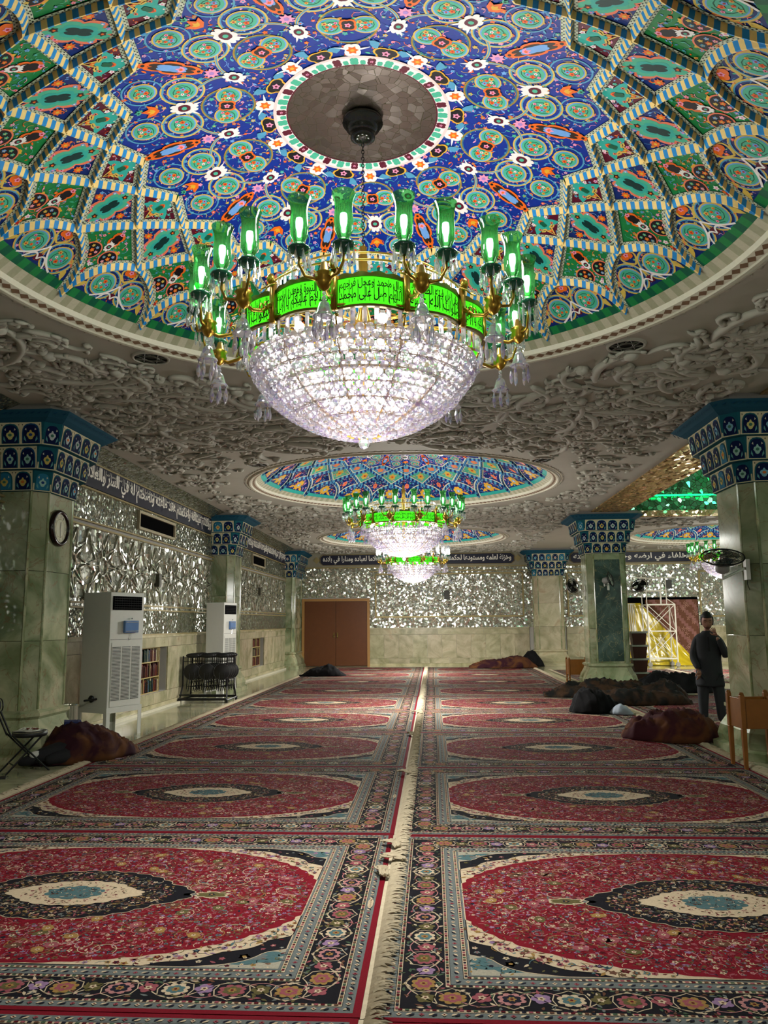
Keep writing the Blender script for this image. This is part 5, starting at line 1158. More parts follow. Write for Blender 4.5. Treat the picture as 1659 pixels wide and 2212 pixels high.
# ------------------------------------------------------------------ things along the side wall
import bmesh
def bevel(o, w_=.006, seg=2):
    m = o.modifiers.new('soft_edges', 'BEVEL'); m.width = w_; m.segments = seg; m.limit_method = 'ANGLE'; return o
def air_conditioner(x, y, rz, label, h=1.76, zs=.44, w_=.68, d=.60, knob=True):
    """origin at the floor corner nearest the camera; front face looks along local -y rotated"""
    t = thing('air_conditioner', label, 'air conditioner', (x, y, 0), rz, 'free-standing air conditioners')
    mb = MB(); mb.bb(0, w_, 0, d, zs, zs + h); bevel(mb.build('cabinet', M['white'], t), .008)
    mb = MB()
    mb.bb(.04, w_ - .05, -.012, .0, zs + h * .845, zs + h * .965); op = mb.build('air_outlet', M['matte_black'], t)
    mb = MB()
    for k in range(5): mb.box((w_ / 2, -.016, zs + h * (.862 + .021 * k)), (w_ - .12, .012, .006), rx=.4)
    for k in range(12): mb.bb(.07 + k * .048, .073 + k * .048, -.014, -.004, zs + h * .85, zs + h * .96)
    mb.build('louvre', simple('dark_grey_plastic', (30, 30, 31), .8), op)
    mb = MB(); mb.bb(.05, w_ - .05, -.006, 0, zs + .02, zs + h * .56); mb.build('front_panel', M['white'], t)
    mb = MB()
    for c in range(3):
        for k in range(38): mb.box((.145 + c * .195, -.008, zs + .12 + k * .0215), (.165, .006, .0095))
    mb.build('intake_grille', simple('grille_slots', (74, 76, 70), .6), t)
    mb = MB(); mb.bb(.26, .54, -.05, -.004, zs + h * .645, zs + h * .75); bevel(mb.build('control_cover', M['glass_lid'], t), .006)
    mb = MB(); mb.bb(.27, .53, -.054, -.05, zs + h * .655, zs + h * .661); mb.bb(.27, .53, -.054, -.05, zs + h * .735, zs + h * .74); mb.ball((.42, -.02, zs + h * .77), .012, n=8); mb.tube([(.42, -.01, zs + h * .64), (.415, -.012, zs + h * .61), (.40, -.01, zs + h * .58)], .003, 4)
    mb.build('cover_catch', M['chrome'], t)
    mb = MB(); mb.bb(.02, w_ - .02, -.002, .001, zs + h * .585, zs + h * .588); mb.build('panel_seam', M['black'], t)
    mb = MB()
    for (u, v) in ((0, 0), (w_, 0), (0, d), (w_, d)):
        uu, vv = (u + .0 if u == 0 else u - .0), v; su = 1 if u == 0 else -1; sv = 1 if v == 0 else -1
        mb.bb(u - .012 * su, u + .06 * su, v - .012 * sv, v - .006 * sv, 0, zs); mb.bb(u - .012 * su, u - .006 * su, v - .012 * sv, v + .05 * sv, 0, zs)
    mb.bb(-.012, w_ + .012, -.014, -.006, zs - .07, zs + .01); mb.bb(-.014, -.006, -.012, d + .012, zs - .07, zs + .01); mb.bb(w_ + .006, w_ + .014, -.012, d + .012, zs - .07, zs + .01); mb.bb(-.012, w_ + .012, d + .006, d + .014, zs - .07, zs + .01)
    mb.bb(-.01, w_ + .01, d - .01, d + .0, .12, .15); mb.build('stand', M['white'], t)
    if knob:
        mb = MB(); mb.tube([(-.01, d * .35, zs + .14), (-.24, d * .35, zs + .135)], .016, 8); mb.lathe([(0, 0), (.05, .01), (.055, .03), (.04, .05), (0, .055)], 14, (0, 0, 0)); 
        for i in range(len(mb.v) - 14 * 5, len(mb.v)): v = mb.v[i]; mb.v[i] = (-.01 - v[2] * .9, d * .5 + v[0], zs + .14 + v[1])
        mb.build('drain_pipe', M['black'], t)
    return t
AC1 = air_conditioner(-4.93, 11.62, math.radians(65), 'white air conditioner nearest the camera, on a steel stand beside the clock pilaster')
AC2 = air_conditioner(-4.88, 17.95, math.radians(79), 'white air conditioner farther along the wall, behind the rack of black stools', d=.46, knob=False)
# wall clock on the pilaster
t = thing('wall_clock', 'round dark-rimmed wall clock with a cream dial on the green pilaster', 'clock', (-5.05, 10.06, 3.0))
def xdisc(mb, prof, n=40):   # lathe about +x
    i0 = len(mb.v); mb.lathe(prof, n)
    for i in range(i0, len(mb.v)): v = mb.v[i]; mb.v[i] = (v[2], v[0], v[1])
mb = MB(); xdisc(mb, [(0, .0), (.245, 0), (.25, .03), (.235, .055), (.205, .06), (.195, .04), (.19, .03)]); mb.build('rim', simple('dark_red_brown_rim', (28, 12, 12), .15), t, True)
mb = MB(); xdisc(mb, [(0, .032), (.195, .032)]); mb.build('dial', simple('cream_dial', (196, 192, 160), .4), t)
mb = MB(); xdisc(mb, [(.12, .034), (.125, .034)]); mb.build('dial_ring', M['goldd'], t)
mb = MB()
NUM = ['12', '1', '2', '3', '4', '5', '6', '7', '8', '9', '10', '11']
for k, s_ in enumerate(NUM):
    a = PI / 2 - k * PI / 6; vs, fs = text_geo(s_, .034 if len(s_) == 2 else .018, .034, 0)
    mb.raw([(.035, -0 + .155 * math.cos(a) * 1 + (p - .01), .155 * math.sin(a) + q - .017) for p, q in vs], fs)
for i, v in enumerate(mb.v): mb.v[i] = (v[0], v[1], v[2])
mb.build('numerals', M['black'], t)
for nm, a, L_, w_ in (('hour_hand', PI / 2 - .15, .085, .009), ('minute_hand', -PI / 2 + .1, .13, .006)):
    mb = MB(); mb.box((.038, math.cos(a) * L_ / 2, math.sin(a) * L_ / 2), (.002, L_, w_), rx=a); mb.build(nm, M['black'], t)
# books in the wall niches, each a thing of its own; shelf units
shelfm = simple('pale_shelf_wood', (176, 158, 104), .5)
BC = [(90, 30, 26), (60, 26, 22), (150, 140, 110), (30, 52, 60), (44, 70, 90), (110, 60, 40), (24, 34, 44), (160, 60, 40), (80, 84, 66), (34, 60, 50), (52, 30, 20), (182, 170, 140), (70, 20, 24), (20, 26, 50)]
BM = [simple('book_cover_%d' % i, c, .5) for i, c in enumerate(BC)]
CN = ['dark red', 'maroon', 'cream', 'dark teal', 'slate blue', 'brown', 'near-black', 'brick red', 'olive grey', 'dark green', 'dark brown', 'ivory', 'wine red', 'navy']
SN = ['top', 'middle', 'bottom']; rb = random.Random(9)
for ni, (y0, y1, z0, z1) in enumerate(NICHES):
    nm = 'first' if ni == 0 else 'second'; H_ = (z1 - z0) / 3
    t = thing('bookcase', 'pale wooden bookcase set into the %s wall niche' % nm, 'bookcase', (XL - .2, (y0 + y1) / 2 - .12, z0)); W_ = (y1 - y0) / 2 - (.18 if ni == 0 else .2)
    mb = MB()
    for k in range(4): mb.bb(-.14, .14, -W_, W_, min(k * H_, z1 - z0 - .02), min(k * H_, z1 - z0 - .02) + .018)
    mb.build('shelf_boards', shelfm, t)
    mb = MB()
    for y in (-W_, W_ - .018): mb.bb(-.14, .14, y, y + .018, 0, z1 - z0)
    for k, y in ((1, W_ * .45), (0, W_ * .1), (2, W_ * .15 if ni else W_ * .9)): mb.bb(-.14, .14, y, y + .018, k * H_, k * H_ + H_)
    mb.build('uprights', shelfm, t)
    mb = MB(); mb.bb(-.145, -.14, -W_, W_, 0, z1 - z0); mb.build('back_board', M['wood_dark'], t)
    for r_ in range(3):
        y = (y0 + y1) / 2 - .12 + (-W_ + .03 if ni else -W_ + .03 + (W_ * .55)); end = (y0 + y1) / 2 - .12 + W_ - .05; cnt = 0
        if ni == 0: y = 14.45
        bd = [(y0 + y1) / 2 - .12 + q for q in ((W_ * .1, W_ * .45, W_ * .15 if ni else W_ * .9)[r_],)]
        lastc = -1
        while y < end:
            th = rb.uniform(.028, .05); hh = H_ * rb.uniform(.68, .88); ci = rb.randrange(len(BC)) if (r_ + ni) % 2 == 0 else rb.choice((0, 1, 5, 10, 12, 1, 5))
            if any(abs(y + th / 2 - (b + .009)) < th / 2 + .012 for b in bd): y += .03; continue
            mb = MB(); dpt = rb.uniform(.15, .2); mb.bb(-dpt / 2, dpt / 2, -th / 2, th / 2, 0, hh); mb.bb(dpt / 2, dpt / 2 + .004, -th / 2 + .002, th / 2 - .002, hh * .02, hh * .98)
            o = mb.build('book', BM[ci]); o.location = (XL - .17, y + th / 2, z0 + (2 - r_) * H_ + .0185); cnt += 1
            if cnt % 2 == 0:
                m2 = MB(); m2.bb(dpt / 2 + .004, dpt / 2 + .006, -th / 2 + .004, th / 2 - .004, hh * .7, hh * .76); m2.bb(dpt / 2 + .004, dpt / 2 + .006, -th / 2 + .004, th / 2 - .004, hh * .2, hh * .23); m2.build('spine_band', M['goldd'], o)
            tag(o, '%s book, %s shelf of the %s bookcase, number %d from its left end' % (CN[ci], SN[r_], nm, cnt), 'book', 'books in the wall niches')
            y += th + rb.uniform(.001, .006)
# rack of folded stools: round seats and small backrests
def stool(lab):
    t = thing('folding_stool', lab, 'stool', (0, 0, 0), 0, 'folded stools hanging on the rack')
    def ydisc(mb, prof, n, c, sx=1, sz=1):
        i0 = len(mb.v); mb.lathe(prof, n)
        for i in range(i0, len(mb.v)): v = mb.v[i]; mb.v[i] = (c[0] + v[0] * sx, c[1] + v[2], c[2] + v[1] * sz)
    mb = MB(); ydisc(mb, [(0, -.02), (.168, -.02), (.176, -.012), (.176, .012), (.168, .02), (0, .02)], 28, (0, 0, .62)); mb.build('seat', M['black'], t, True)
    mb = MB(); mb.tube([(.177 * math.cos(a), -.018, .62 + .177 * math.sin(a)) for a in [2 * PI * k / 28 for k in range(29)]], .005, 5, cap=False); mb.build('seat_rim', simple('grey_steel_rim', (84, 84, 84), .3, .5), t)
    mb = MB(); ydisc(mb, [(0, -.022), (.13, -.022), (.142, -.012), (.142, .012), (.13, .022), (0, .022)], 24, (0, .02, .97), 1, .38); mb.build('backrest', M['black'], t, True)
    for s in (-1, 1):
        mb = MB(); mb.tube([(s * .10, .03, .95), (s * .095, .035, .62), (s * .12, .03, .24)], .009, 6); mb.build('leg', M['blackm'], t)
        mb = MB(); mb.tube([(s * .06, -.02, .60), (s * .04, -.03, .40), (s * .07, -.02, .20)], .009, 6); mb.build('leg', M['blackm'], t)
    mb = MB(); mb.tube([(-.1, .03, .3), (.1, .03, .3)], .006, 5); mb.tube([(-.05, -.03, .4), (.05, -.03, .4)], .006, 5); mb.build('stretcher', M['blackm'], t)
    return t
st0 = stool('x'); st_parts = kids(st0); first_s = True
cn = ['left', 'middle', 'right']; rnk = ['front', 'second', 'third', 'fourth', 'fifth']
for j in range(5):
    for i in range(3):
        if first_s: o = st0; first_s = False
        else:
            o = st0.copy(); C.objects.link(o)
            for ch in st_parts: c = ch.copy(); C.objects.link(c); c.parent = o
        o.location = (-5.30 + i * .335 + j * .02, 16.95 + j * .115, 0.04); o.rotation_euler.z = .08
        o['label'] = 'black folded stool with round seat, %s column of the rack, %s in line' % (cn[i], rnk[j])
t = thing('stool_rack', 'black steel rack on feet carrying the folded black stools', 'rack', (-5.02, 17.15, 0))
mb = MB()
for x in (-.52, .54):
    mb.tube([(x, -.32, .0), (x * .93, -.18, .35), (x * .93, -.18, 1.0)], .018, 6); mb.tube([(x, .50, .0), (x * .93, .44, .35), (x * .93, .44, 1.0)], .018, 6); mb.tube([(x, -.34, .06), (x, .52, .06)], .018, 6); mb.tube([(x * .93, -.18, .96), (x * .93, .44, .96)], .012, 6)
mb.build('side_frames', M['blackm'], t)
mb = MB(); mb.box((0, -.33, .08), (1.06, .035, .05)); mb.box((0, -.3, .17), (1.04, .02, .03)); mb.box((0, .5, .08), (1.06, .035, .05)); mb.tube([(-.48, -.18, .88), (.5, -.18, .88)], .01, 6); mb.tube([(-.48, .44, .88), (.5, .44, .88)], .01, 6)
mb.build('cross_bars', M['blackm'], t)
for k, (x, y) in enumerate(((-.52, -.33), (.54, -.33), (-.52, .5), (.54, .5))): mb = MB(); mb.bb(x - .025, x + .025, y - .025, y + .025, 0, .07); mb.build('foot', M['black'], t)
# folding chair at the left edge
t = thing('folding_chair', 'small black folding chair at the left edge beside the bundled sleeper', 'chair', (-4.84, 9.1, 0), .75)
mb = MB(); mb.lathe([(0, 0), (.185, 0), (.195, .015), (.195, .05), (.18, .06), (0, .06)], 28, (.06, 0, .40), sx=1, sy=.9); mb.build('seat', M['black'], t, True)
mb = MB(); mb.tube([(.06 + .197 * math.cos(a), .178 * math.sin(a), .455) for a in [2 * PI * k / 28 for k in range(29)]], .005, 5, cap=False); mb.build('seat_rim', M['chrome'], t)
mb = MB(); i0 = 0; mb.lathe([(0, -.022), (.10, -.022), (.115, -.01), (.115, .012), (.1, .022), (0, .022)], 22)
for i, v in enumerate(mb.v): mb.v[i] = (-.30 + v[2] * .9 - .02, v[0] * 1.05, .78 + v[1] * .62 + v[2] * .2)
mb.build('backrest', simple('grey_black_pad', (40, 40, 42), .5), t, True)
mb = MB(); mb.tube([(-.285 + .0 * math.cos(a), .122 * math.cos(a), .78 + .075 * math.sin(a)) for a in [2 * PI * k / 24 for k in range(25)]], .008, 5, cap=False)
for s in (-1, 1): mb.tube([(-.30, s * .09, .72), (-.17, s * .10, .42)], .012, 6)
mb.build('back_frame', M['blackm'], t)
for s in (-1, 1):
    mb = MB(); mb.tube([(-.17, s * .13, .44), (.26, s * .15, .0)], .011, 6); mb.build('leg', M['blackm'], t)
    mb = MB(); mb.tube([(.17, s * .11, .41), (-.22, s * .13, .0)], .011, 6); mb.build('leg', M['blackm'], t)
mb = MB(); mb.tube([(-.13, -.12, .10), (-.13, .12, .10)], .008, 6); mb.tube([(.17, -.14, .09), (.17, .14, .09)], .008, 6); mb.build('stretcher', M['blackm'], t)
# papers on the chair
rp = random.Random(4); mb = MB()
for k in range(3): mb.box((0, 0, .002 + k * .004), (.26 - k * .03, .19, .0035), rz=.3 * k - .2)
for q in range(8): a = .7 * q; mb.tube([(.02 * q - .08, -.06 + .015 * (q % 3), .016), (.02 * q - .05, -.03, .03 + .01 * (q % 2)), (.02 * q - .03, 0.02, .016)], .008, 4)
o = mb.build('crumpled_papers', simple('paper_white', (200, 200, 184), .6)); o.location = (-4.82, 9.13, .461); tag(o, 'white papers and a crumpled bag lying on the black folding chair', 'papers')
mb = MB(); rp = random.Random(8)
for q in range(9): mb.ball((rp.uniform(-.06, .06), rp.uniform(-.03, .03), .012), .014, n=6, m=4, sc=(1.5, 1, .8))
o = mb.build('beads', simple('brownish_beads', (120, 76, 62), .5)); o.location = (-4.74, 9.10, .478); tag(o, 'small heap of reddish beads on the papers of the folding chair', 'beads')
# bin by the pilaster
t = thing('waste_bin', 'tall ribbed steel bin behind the bundled sleeper, at the foot of the pilaster', 'bin', (-5.22, 11.0, 0))
mb = MB(); n = 40; mb.lathe([(0, 0.0), (.12, 0.0), (.125, .02), (.125, .56), (.115, .57), (.11, .55), (.11, .1), (0, .1)], n)
for i, v in enumerate(mb.v):
    j = i % n
    if j % 4 == 0: mb.v[i] = (v[0] * .95, v[1] * .95, v[2])
mb.build('bin_body', simple('ribbed_steel', (168, 168, 150), .3, .7), t); mb = MB(); mb.tube([(.125 * math.cos(a), .125 * math.sin(a), .57) for a in [2 * PI * k / 24 for k in range(25)]], .008, 5, cap=False); mb.build('bin_rim', M['chrome'], t)
mb = MB(); mb.box((0, 0, .013), (.26, .09, .02)); mb.tube([(-.05, -.035, .02), (-.02, 0, .05), (.0, .04, .02)], .012, 5, flat=.4); o = bevel(mb.build('slipper', M['black']), .01); o.location = (-4.92, 8.62, .004); o.rotation_euler.z = .45; tag(o, 'black slipper on the bare floor at the left edge', 'slipper')
# ------------------------------------------------------------------ sleepers under blankets
def lerp_list(L_, t): k = min(int(t * (len(L_) - 1)), len(L_) - 2); f = t * (len(L_) - 1) - k; return L_[k] + (L_[k + 1] - L_[k]) * f
def cloth_lump(name, mat, L_, prof, wprof, seed, parent=None, folds=.03, n=56, m=30, skew=0, t0=0, t1=1, lift=0, col=None, thick=0):
    """blanket thrown over a lying body: closed draped shell that ends in a hem on the floor"""
    from mathutils import noise
    mb = MB(); off = Vector((seed * 3.7, seed * 1.3, 0))
    for i in range(n + 1):
        t = t0 + (t1 - t0) * i / n; h = lerp_list(prof, t); w_ = lerp_list(wprof, t)
        for j in range(m + 1):
            a = PI * j / m; y = -math.cos(a) * w_; base = math.sin(a) ** .8 * h
            x = (t - .5) * L_; p = Vector((x * 3.2, y * 4.5, 0)) + off
            f = noise.noise(p) * folds * 1.6 + (1 - abs(noise.noise(Vector((x * 5 + y * 7, y * 3 - x * 2.5, 2)) + off))) ** 6 * folds * 1.2 - abs(noise.noise(p * 2.3 + Vector((0, 0, 5)))) * folds
            e = math.sin(a) ** .5; yy = y + noise.noise(Vector((x * 4, 9, seed))) * .05 * (1 - e) + skew * x + noise.noise(p * 1.5) * .03
            xx = x + noise.noise(Vector((y * 6, seed, 1))) * .05
            mb.vert((xx, yy, max(0.004, base + f * e * (1 if base > .02 else 0)) + lift), col)
    for i in range(n):
        for j in range(m): a = i * (m + 1) + j; mb.f.append((a, a + m + 1, a + m + 2, a + 1))
    # close ends
    for i in (0, n):
        r = [i * (m + 1) + j for j in range(m + 1)]; mb.f.append(tuple(r if i == 0 else r[::-1]))
    mb.f.append(tuple([i * (m + 1) for i in range(n + 1)][::-1] + [i * (m + 1) + m for i in range(n + 1)]))
    return mb.build(name, mat, parent, True)
def blanket_mat(name, c1, c2, scale=2.2, stripe=None):
    m, nt, N, L = newmat(name); b = principled(N, None, .9, 0, .15); o = N.new('ShaderNodeOutputMaterial'); tc = N.new('ShaderNodeTexCoord'); no = N.new('ShaderNodeTexNoise'); no.inputs['Scale'].default_value = scale; no.inputs['Detail'].default_value = 4; no.inputs['Distortion'].default_value = 1.2
    cr = N.new('ShaderNodeValToRGB'); cr.color_ramp.elements[0].position = .42; cr.color_ramp.elements[1].position = .6; cr.color_ramp.elements[0].color = (*lin(c1), 1); cr.color_ramp.elements[1].color = (*lin(c2), 1)
    L.new(tc.outputs['Object'], no.inputs[0]); L.new(no.outputs['Fac'], cr.inputs[0]); L.new(cr.outputs[0], b.inputs['Base Color']); L.new(b.outputs[0], o.inputs[0]); return m
def skin_body(name, mat, J, E_, rad, parent=None, sub=2, root_i=0):
    me = bpy.data.meshes.new(name); me.from_pydata(J, E_, []); o = bpy.data.objects.new(name, me); C.objects.link(o)
    sk = o.modifiers.new('skin', 'SKIN'); sk.use_smooth_shade = True; sb = o.modifiers.new('sub', 'SUBSURF'); sb.levels = sub; sb.render_levels = sub
    for i, v in enumerate(me.skin_vertices[0].data): r = rad[i]; v.radius = r if isinstance(r, tuple) else (r, r); v.use_root = (i == root_i)
    dg = bpy.context.evaluated_depsgraph_get(); dg.update(); me2 = bpy.data.meshes.new_from_object(o.evaluated_get(dg)); o.modifiers.clear(); o.data = me2; o.data.materials.clear(); o.data.materials.append(mat)
    for p in me2.polygons: p.use_smooth = True
    if parent: o.parent = parent
    return o
M['cloth_black'] = simple('black_clothing', (20, 20, 23), .85, var=.25, scale=5); M['cloth_dark'] = simple('charcoal_clothing', (40, 42, 46), .85, var=.2, scale=6)
M['hair'] = simple('black_hair', (10, 9, 9), .6, var=.3, scale=60); M['skin'] = simple('skin', (150, 108, 88), .55, var=.08, scale=9)
def sleeper(x, y, rz, L_, label, bm, prof, wprof, seed, head=None, folds=.035, t0=0, t1=1, body=True, grp='people sleeping on the carpets'):
    t = thing('sleeping_person', label, 'person', (x, y, .016), rz, grp); h = max(prof)
    hl = L_ / 2
    J = [(-.05, 0, .13), (.25, 0, .13), (.5, 0, .13), (.66, 0, .12), (.80, 0, .12), (-.35, .10, .10), (-.75, .12, .08), (-.88, .12, .10), (-.35, -.10, .10), (-.72, -.12, .08), (-.86, -.12, .10), (.5, .19, .10), (.25, .26, .08), (.05, .2, .08), (.5, -.19, .10), (.25, -.26, .08), (.05, -.2, .08)]
    s_ = L_ / 2.3; J = [(a * s_, b * .7, c * .75) for a, b, c in J]
    skin_body('body', M['cloth_black'], J, [(0, 1), (1, 2), (2, 3), (3, 4), (0, 5), (5, 6), (6, 7), (0, 8), (8, 9), (9, 10), (2, 11), (11, 12), (12, 13), (2, 14), (14, 15), (15, 16)], [.12, .13, .12, .055, .09, .08, .05, .035, .08, .05, .035, .06, .045, .035, .06, .045, .035], t, 1)
    if head: mb = MB(); mb.ball((head * hl, 0, .11), .10, n=16, m=10, sc=(1.1, .9, .95)); mb.build('hair', M['hair'], t, True)
    cloth_lump('blanket', bm, L_, prof, wprof, seed, t, folds, t0=t0, t1=t1)
    return t
BK1 = blanket_mat('brown_maroon_blanket', (44, 18, 26), (84, 52, 28)); BK2 = blanket_mat('dark_blanket', (22, 22, 20), (54, 38, 26), 3); BK3 = blanket_mat('maroon_brown_blanket', (60, 28, 34), (92, 56, 34), 2); BKB = blanket_mat('black_blanket', (10, 10, 11), (20, 20, 21), 3); BK4 = blanket_mat('ochre_striped_blanket', (16, 16, 14), (52, 36, 22), 3.4)
S1 = sleeper(-4.46, 9.96, math.radians(46), 1.40, 'person asleep under a brown blanket by the folding chair, white sock showing', BK1, [.02, .20, .38, .44, .40, .36, .28, .16, .02], [.10, .30, .38, .40, .40, .38, .32, .22, .08], 2, folds=.05)
mb = MB(); mb.v = []
J = [(0, 0, .14), (-.22, -.05, .16), (-.42, -.02, .12), (-.58, .03, .06), (-.66, .06, .05)]; o = skin_body('bent_leg', M['cloth_black'], J, [(0, 1), (1, 2), (2, 3), (3, 4)], [.15, .12, .09, .06, .05], S1, 1); o.location = (-.22, -.16, 0)
J = [(0, 0, .10), (-.25, -.02, .10), (-.48, .02, .07)]; o = skin_body('bent_leg', M['cloth_black'], J, [(0, 1), (1, 2)], [.12, .1, .06], S1, 1); o.location = (-.14, -.28, 0)
mb = MB(); mb.ball((-.70, -.20, .14), .05, n=12, m=8, sc=(1.5, .8, .9)); mb.build('sock', simple('white_sock', (190, 190, 182), .8), S1, True)
mb = MB(); mb.box((0, 0, .03), (.20, .13, .055)); mb.box((.03, 0, .058), (.01, .134, .004)); mb.box((.06, 0, .058), (.01, .134, .004)); o = bevel(mb.build('folded_cloth', simple('navy_blue_cloth', (28, 38, 84), .8)), .018, 3); o.location = (-4.62, 9.86, .43); o.rotation_euler = (.1, .05, .5); tag(o, 'navy blue folded cloth lying on top of the brown blanket', 'cloth')
sleeper(3.42, 11.62, math.radians(-8), 1.42, 'person curled up under a maroon and brown blanket nearest the standing man', BK3, [.03, .26, .30, .36, .40, .41, .38, .24, .05], [.06, .24, .34, .42, .46, .46, .42, .28, .12], 5, folds=.05)
sleeper(3.05, 15.0, math.radians(8), .98, 'small dark bundled sleeper behind the maroon blanket', BKB, [.06, .34, .42, .42, .40, .34, .26, .18, .04], [.12, .3, .38, .4, .36, .32, .28, .2, .08], 8, folds=.05)
o = cloth_lump('pillow', simple('pale_blue_cloth', (140, 150, 160), .8), .42, [.03, .14, .17, .12, .02], [.05, .15, .17, .14, .05], 13, None, .02, 20, 14); o.location = (3.40, 14.60, .02); o.rotation_euler.z = -.5; tag(o, 'pale grey pillow beside the small dark bundled sleeper', 'pillow')
sleeper(4.15, 16.3, math.radians(4), 2.15, 'person stretched out under a dark blanket, in the row right of the pale pillow', BK2, [.03, .2, .28, .3, .26, .26, .22, .24, .03], [.12, .3, .36, .36, .34, .3, .3, .28, .1], 11, folds=.05)
sleeper(3.85, 18.1, math.radians(183), 2.7, 'person under a long black and ochre blanket before the dark green pillar', BK4, [.03, .18, .26, .32, .34, .34, .26, .18, .03], [.12, .3, .4, .46, .5, .5, .46, .36, .14], 14, folds=.06)
sleeper(5.7, 19.0, math.radians(4), 2.0, 'person under a black blanket farthest back among the sleepers on the right', BKB, [.05, .3, .44, .46, .44, .42, .4, .3, .05], [.12, .3, .36, .4, .4, .36, .34, .3, .12], 17, folds=.05)
sleeper(4.85, 17.5, math.radians(175), 1.3, 'person bundled in a dark olive blanket between the black and ochre ones', BK2, [.04, .25, .36, .36, .3, .3, .24, .2, .04], [.12, .28, .34, .34, .3, .28, .26, .2, .1], 19, folds=.05)
sleeper(-3.55, 25.0, math.radians(184), 1.5, 'person asleep in black at the far end of the carpets, before the double door', BKB, [.03, .14, .3, .36, .3, .26, .2, .12, .03], [.12, .26, .34, .36, .32, .28, .24, .18, .1], 22, folds=.04)
sleeper(2.55, 28.9, math.radians(4), 2.5, 'person asleep under a brown blanket against the end wall', BK1, [.04, .22, .28, .3, .34, .4, .42, .34, .06], [.12, .3, .36, .38, .38, .38, .36, .3, .12], 25, folds=.04)
o = cloth_lump('dark_bag', BKB, .9, [.05, .4, .6, .6, .5, .3, .03], [.12, .26, .3, .3, .26, .2, .1], 27, None, .05, 26, 16); o.location = (3.72, 29.7, .016); tag(o, 'black bag heaped at the head of the sleeper by the end wall', 'bag')
# ------------------------------------------------------------------ wooden stands
def wood_stand(x, y, rz, label, w_=.50, d=.34, hz=.42, top=.84, turned=False):
    t = thing('book_stand', label, 'stand', (x, y, 0.0), rz, 'wooden box stands on legs')
    for i, (u, v) in enumerate(((-1, -1), (1, -1), (-1, 1), (1, 1))):
        mb = MB(); px, py = u * w_ / 2, v * d / 2
        if turned:
            mb.lathe([(.0, 0), (.02, 0), (.022, .05), (.03, .12), (.018, .16), (.03, .19), (.022, .22), (.026, .24), (.026, top - .03), (.03, top - .01), (.026, top + .01), (0, top + .02)], 10, (px, py, 0)); 
        else:
            tp = [(-.026, -.026), (.026, -.026), (.026, .026), (-.026, .026)]; bt = [(-.019, -.019), (.019, -.019), (.019, .019), (-.019, .019)]
            mb.prism([(px + a - u * 0, py + b) for a, b in bt], 0, hz, None, [(px + a, py + b) for a, b in tp]); mb.prism([(px + a, py + b) for a, b in tp], hz, top); mb.lathe([(.028, top), (.03, top + .012), (.02, top + .028), (0, top + .032)], 10, (px, py, 0))
        bevel(mb.build('leg', M['wood'], t), .004)
    for v in (-1, 1):
        mb = MB(); mb.bb(-w_ / 2 + .02, w_ / 2 - .02, v * d / 2 - .009, v * d / 2 + .009, hz, top - .05); bevel(mb.build('long_panel', M['wood'], t), .003)
    for u in (-1, 1):
        mb = MB(); mb.bb(u * w_ / 2 - .009, u * w_ / 2 + .009, -d / 2 + .02, d / 2 - .02, hz, top - .04); bevel(mb.build('end_panel', M['wood'], t), .003)
    mb = MB(); mb.bb(-w_ / 2 + .012, w_ / 2 - .012, -d / 2 + .012, d / 2 - .012, hz + .01, hz + .025); mb.build('bottom_board', M['wood'], t)
    return t
wood_stand(3.75, 9.5, .06, 'varnished wooden box stand on four tall legs in the right foreground', .44, .34, .46, .84)
wood_stand(3.95, 21.75, .03, 'wooden box stand on turned legs beside the dark green pillar', .52, .36, .26, .70, True)
mb = MB(); 
for k in range(3): mb.box((-.1 + k * .1, .0, .002 + .004 * k), (.09, .14, .02), rz=.2 * k)
o = mb.build('prayer_booklets', simple('white_booklets', (190, 188, 176), .6)); o.location = (3.77, 9.5, .49); tag(o, 'white booklets lying in the near wooden box stand', 'booklets')
# tapered dark wooden crates stacked beside the pillar
for k in range(4):
    mb = MB(); z = .02 + k * .35
    q = [(-.19, -.17), (.19, -.17), (.19, .17), (-.19, .17)]; s_ = .82
    mb.prism([(a * s_, b * s_) for a, b in q], 0, .30, None, q); o = bevel(mb.build('wooden_crate', M['wood_dark']), .006); o.location = (5.42, 21.0, z)
    m2 = MB(); m2.bb(-.21, .21, -.19, .19, .301, .345); m2.build('pale_lid', simple('pale_lid_%d' % k, (150, 150, 140), .5), o)
    tag(o, 'dark tapered wooden box by the green pillar, %s of its stack' % ['lowest', 'second from the bottom', 'third from the bottom', 'topmost'][k], 'box', 'stack of dark tapered boxes')
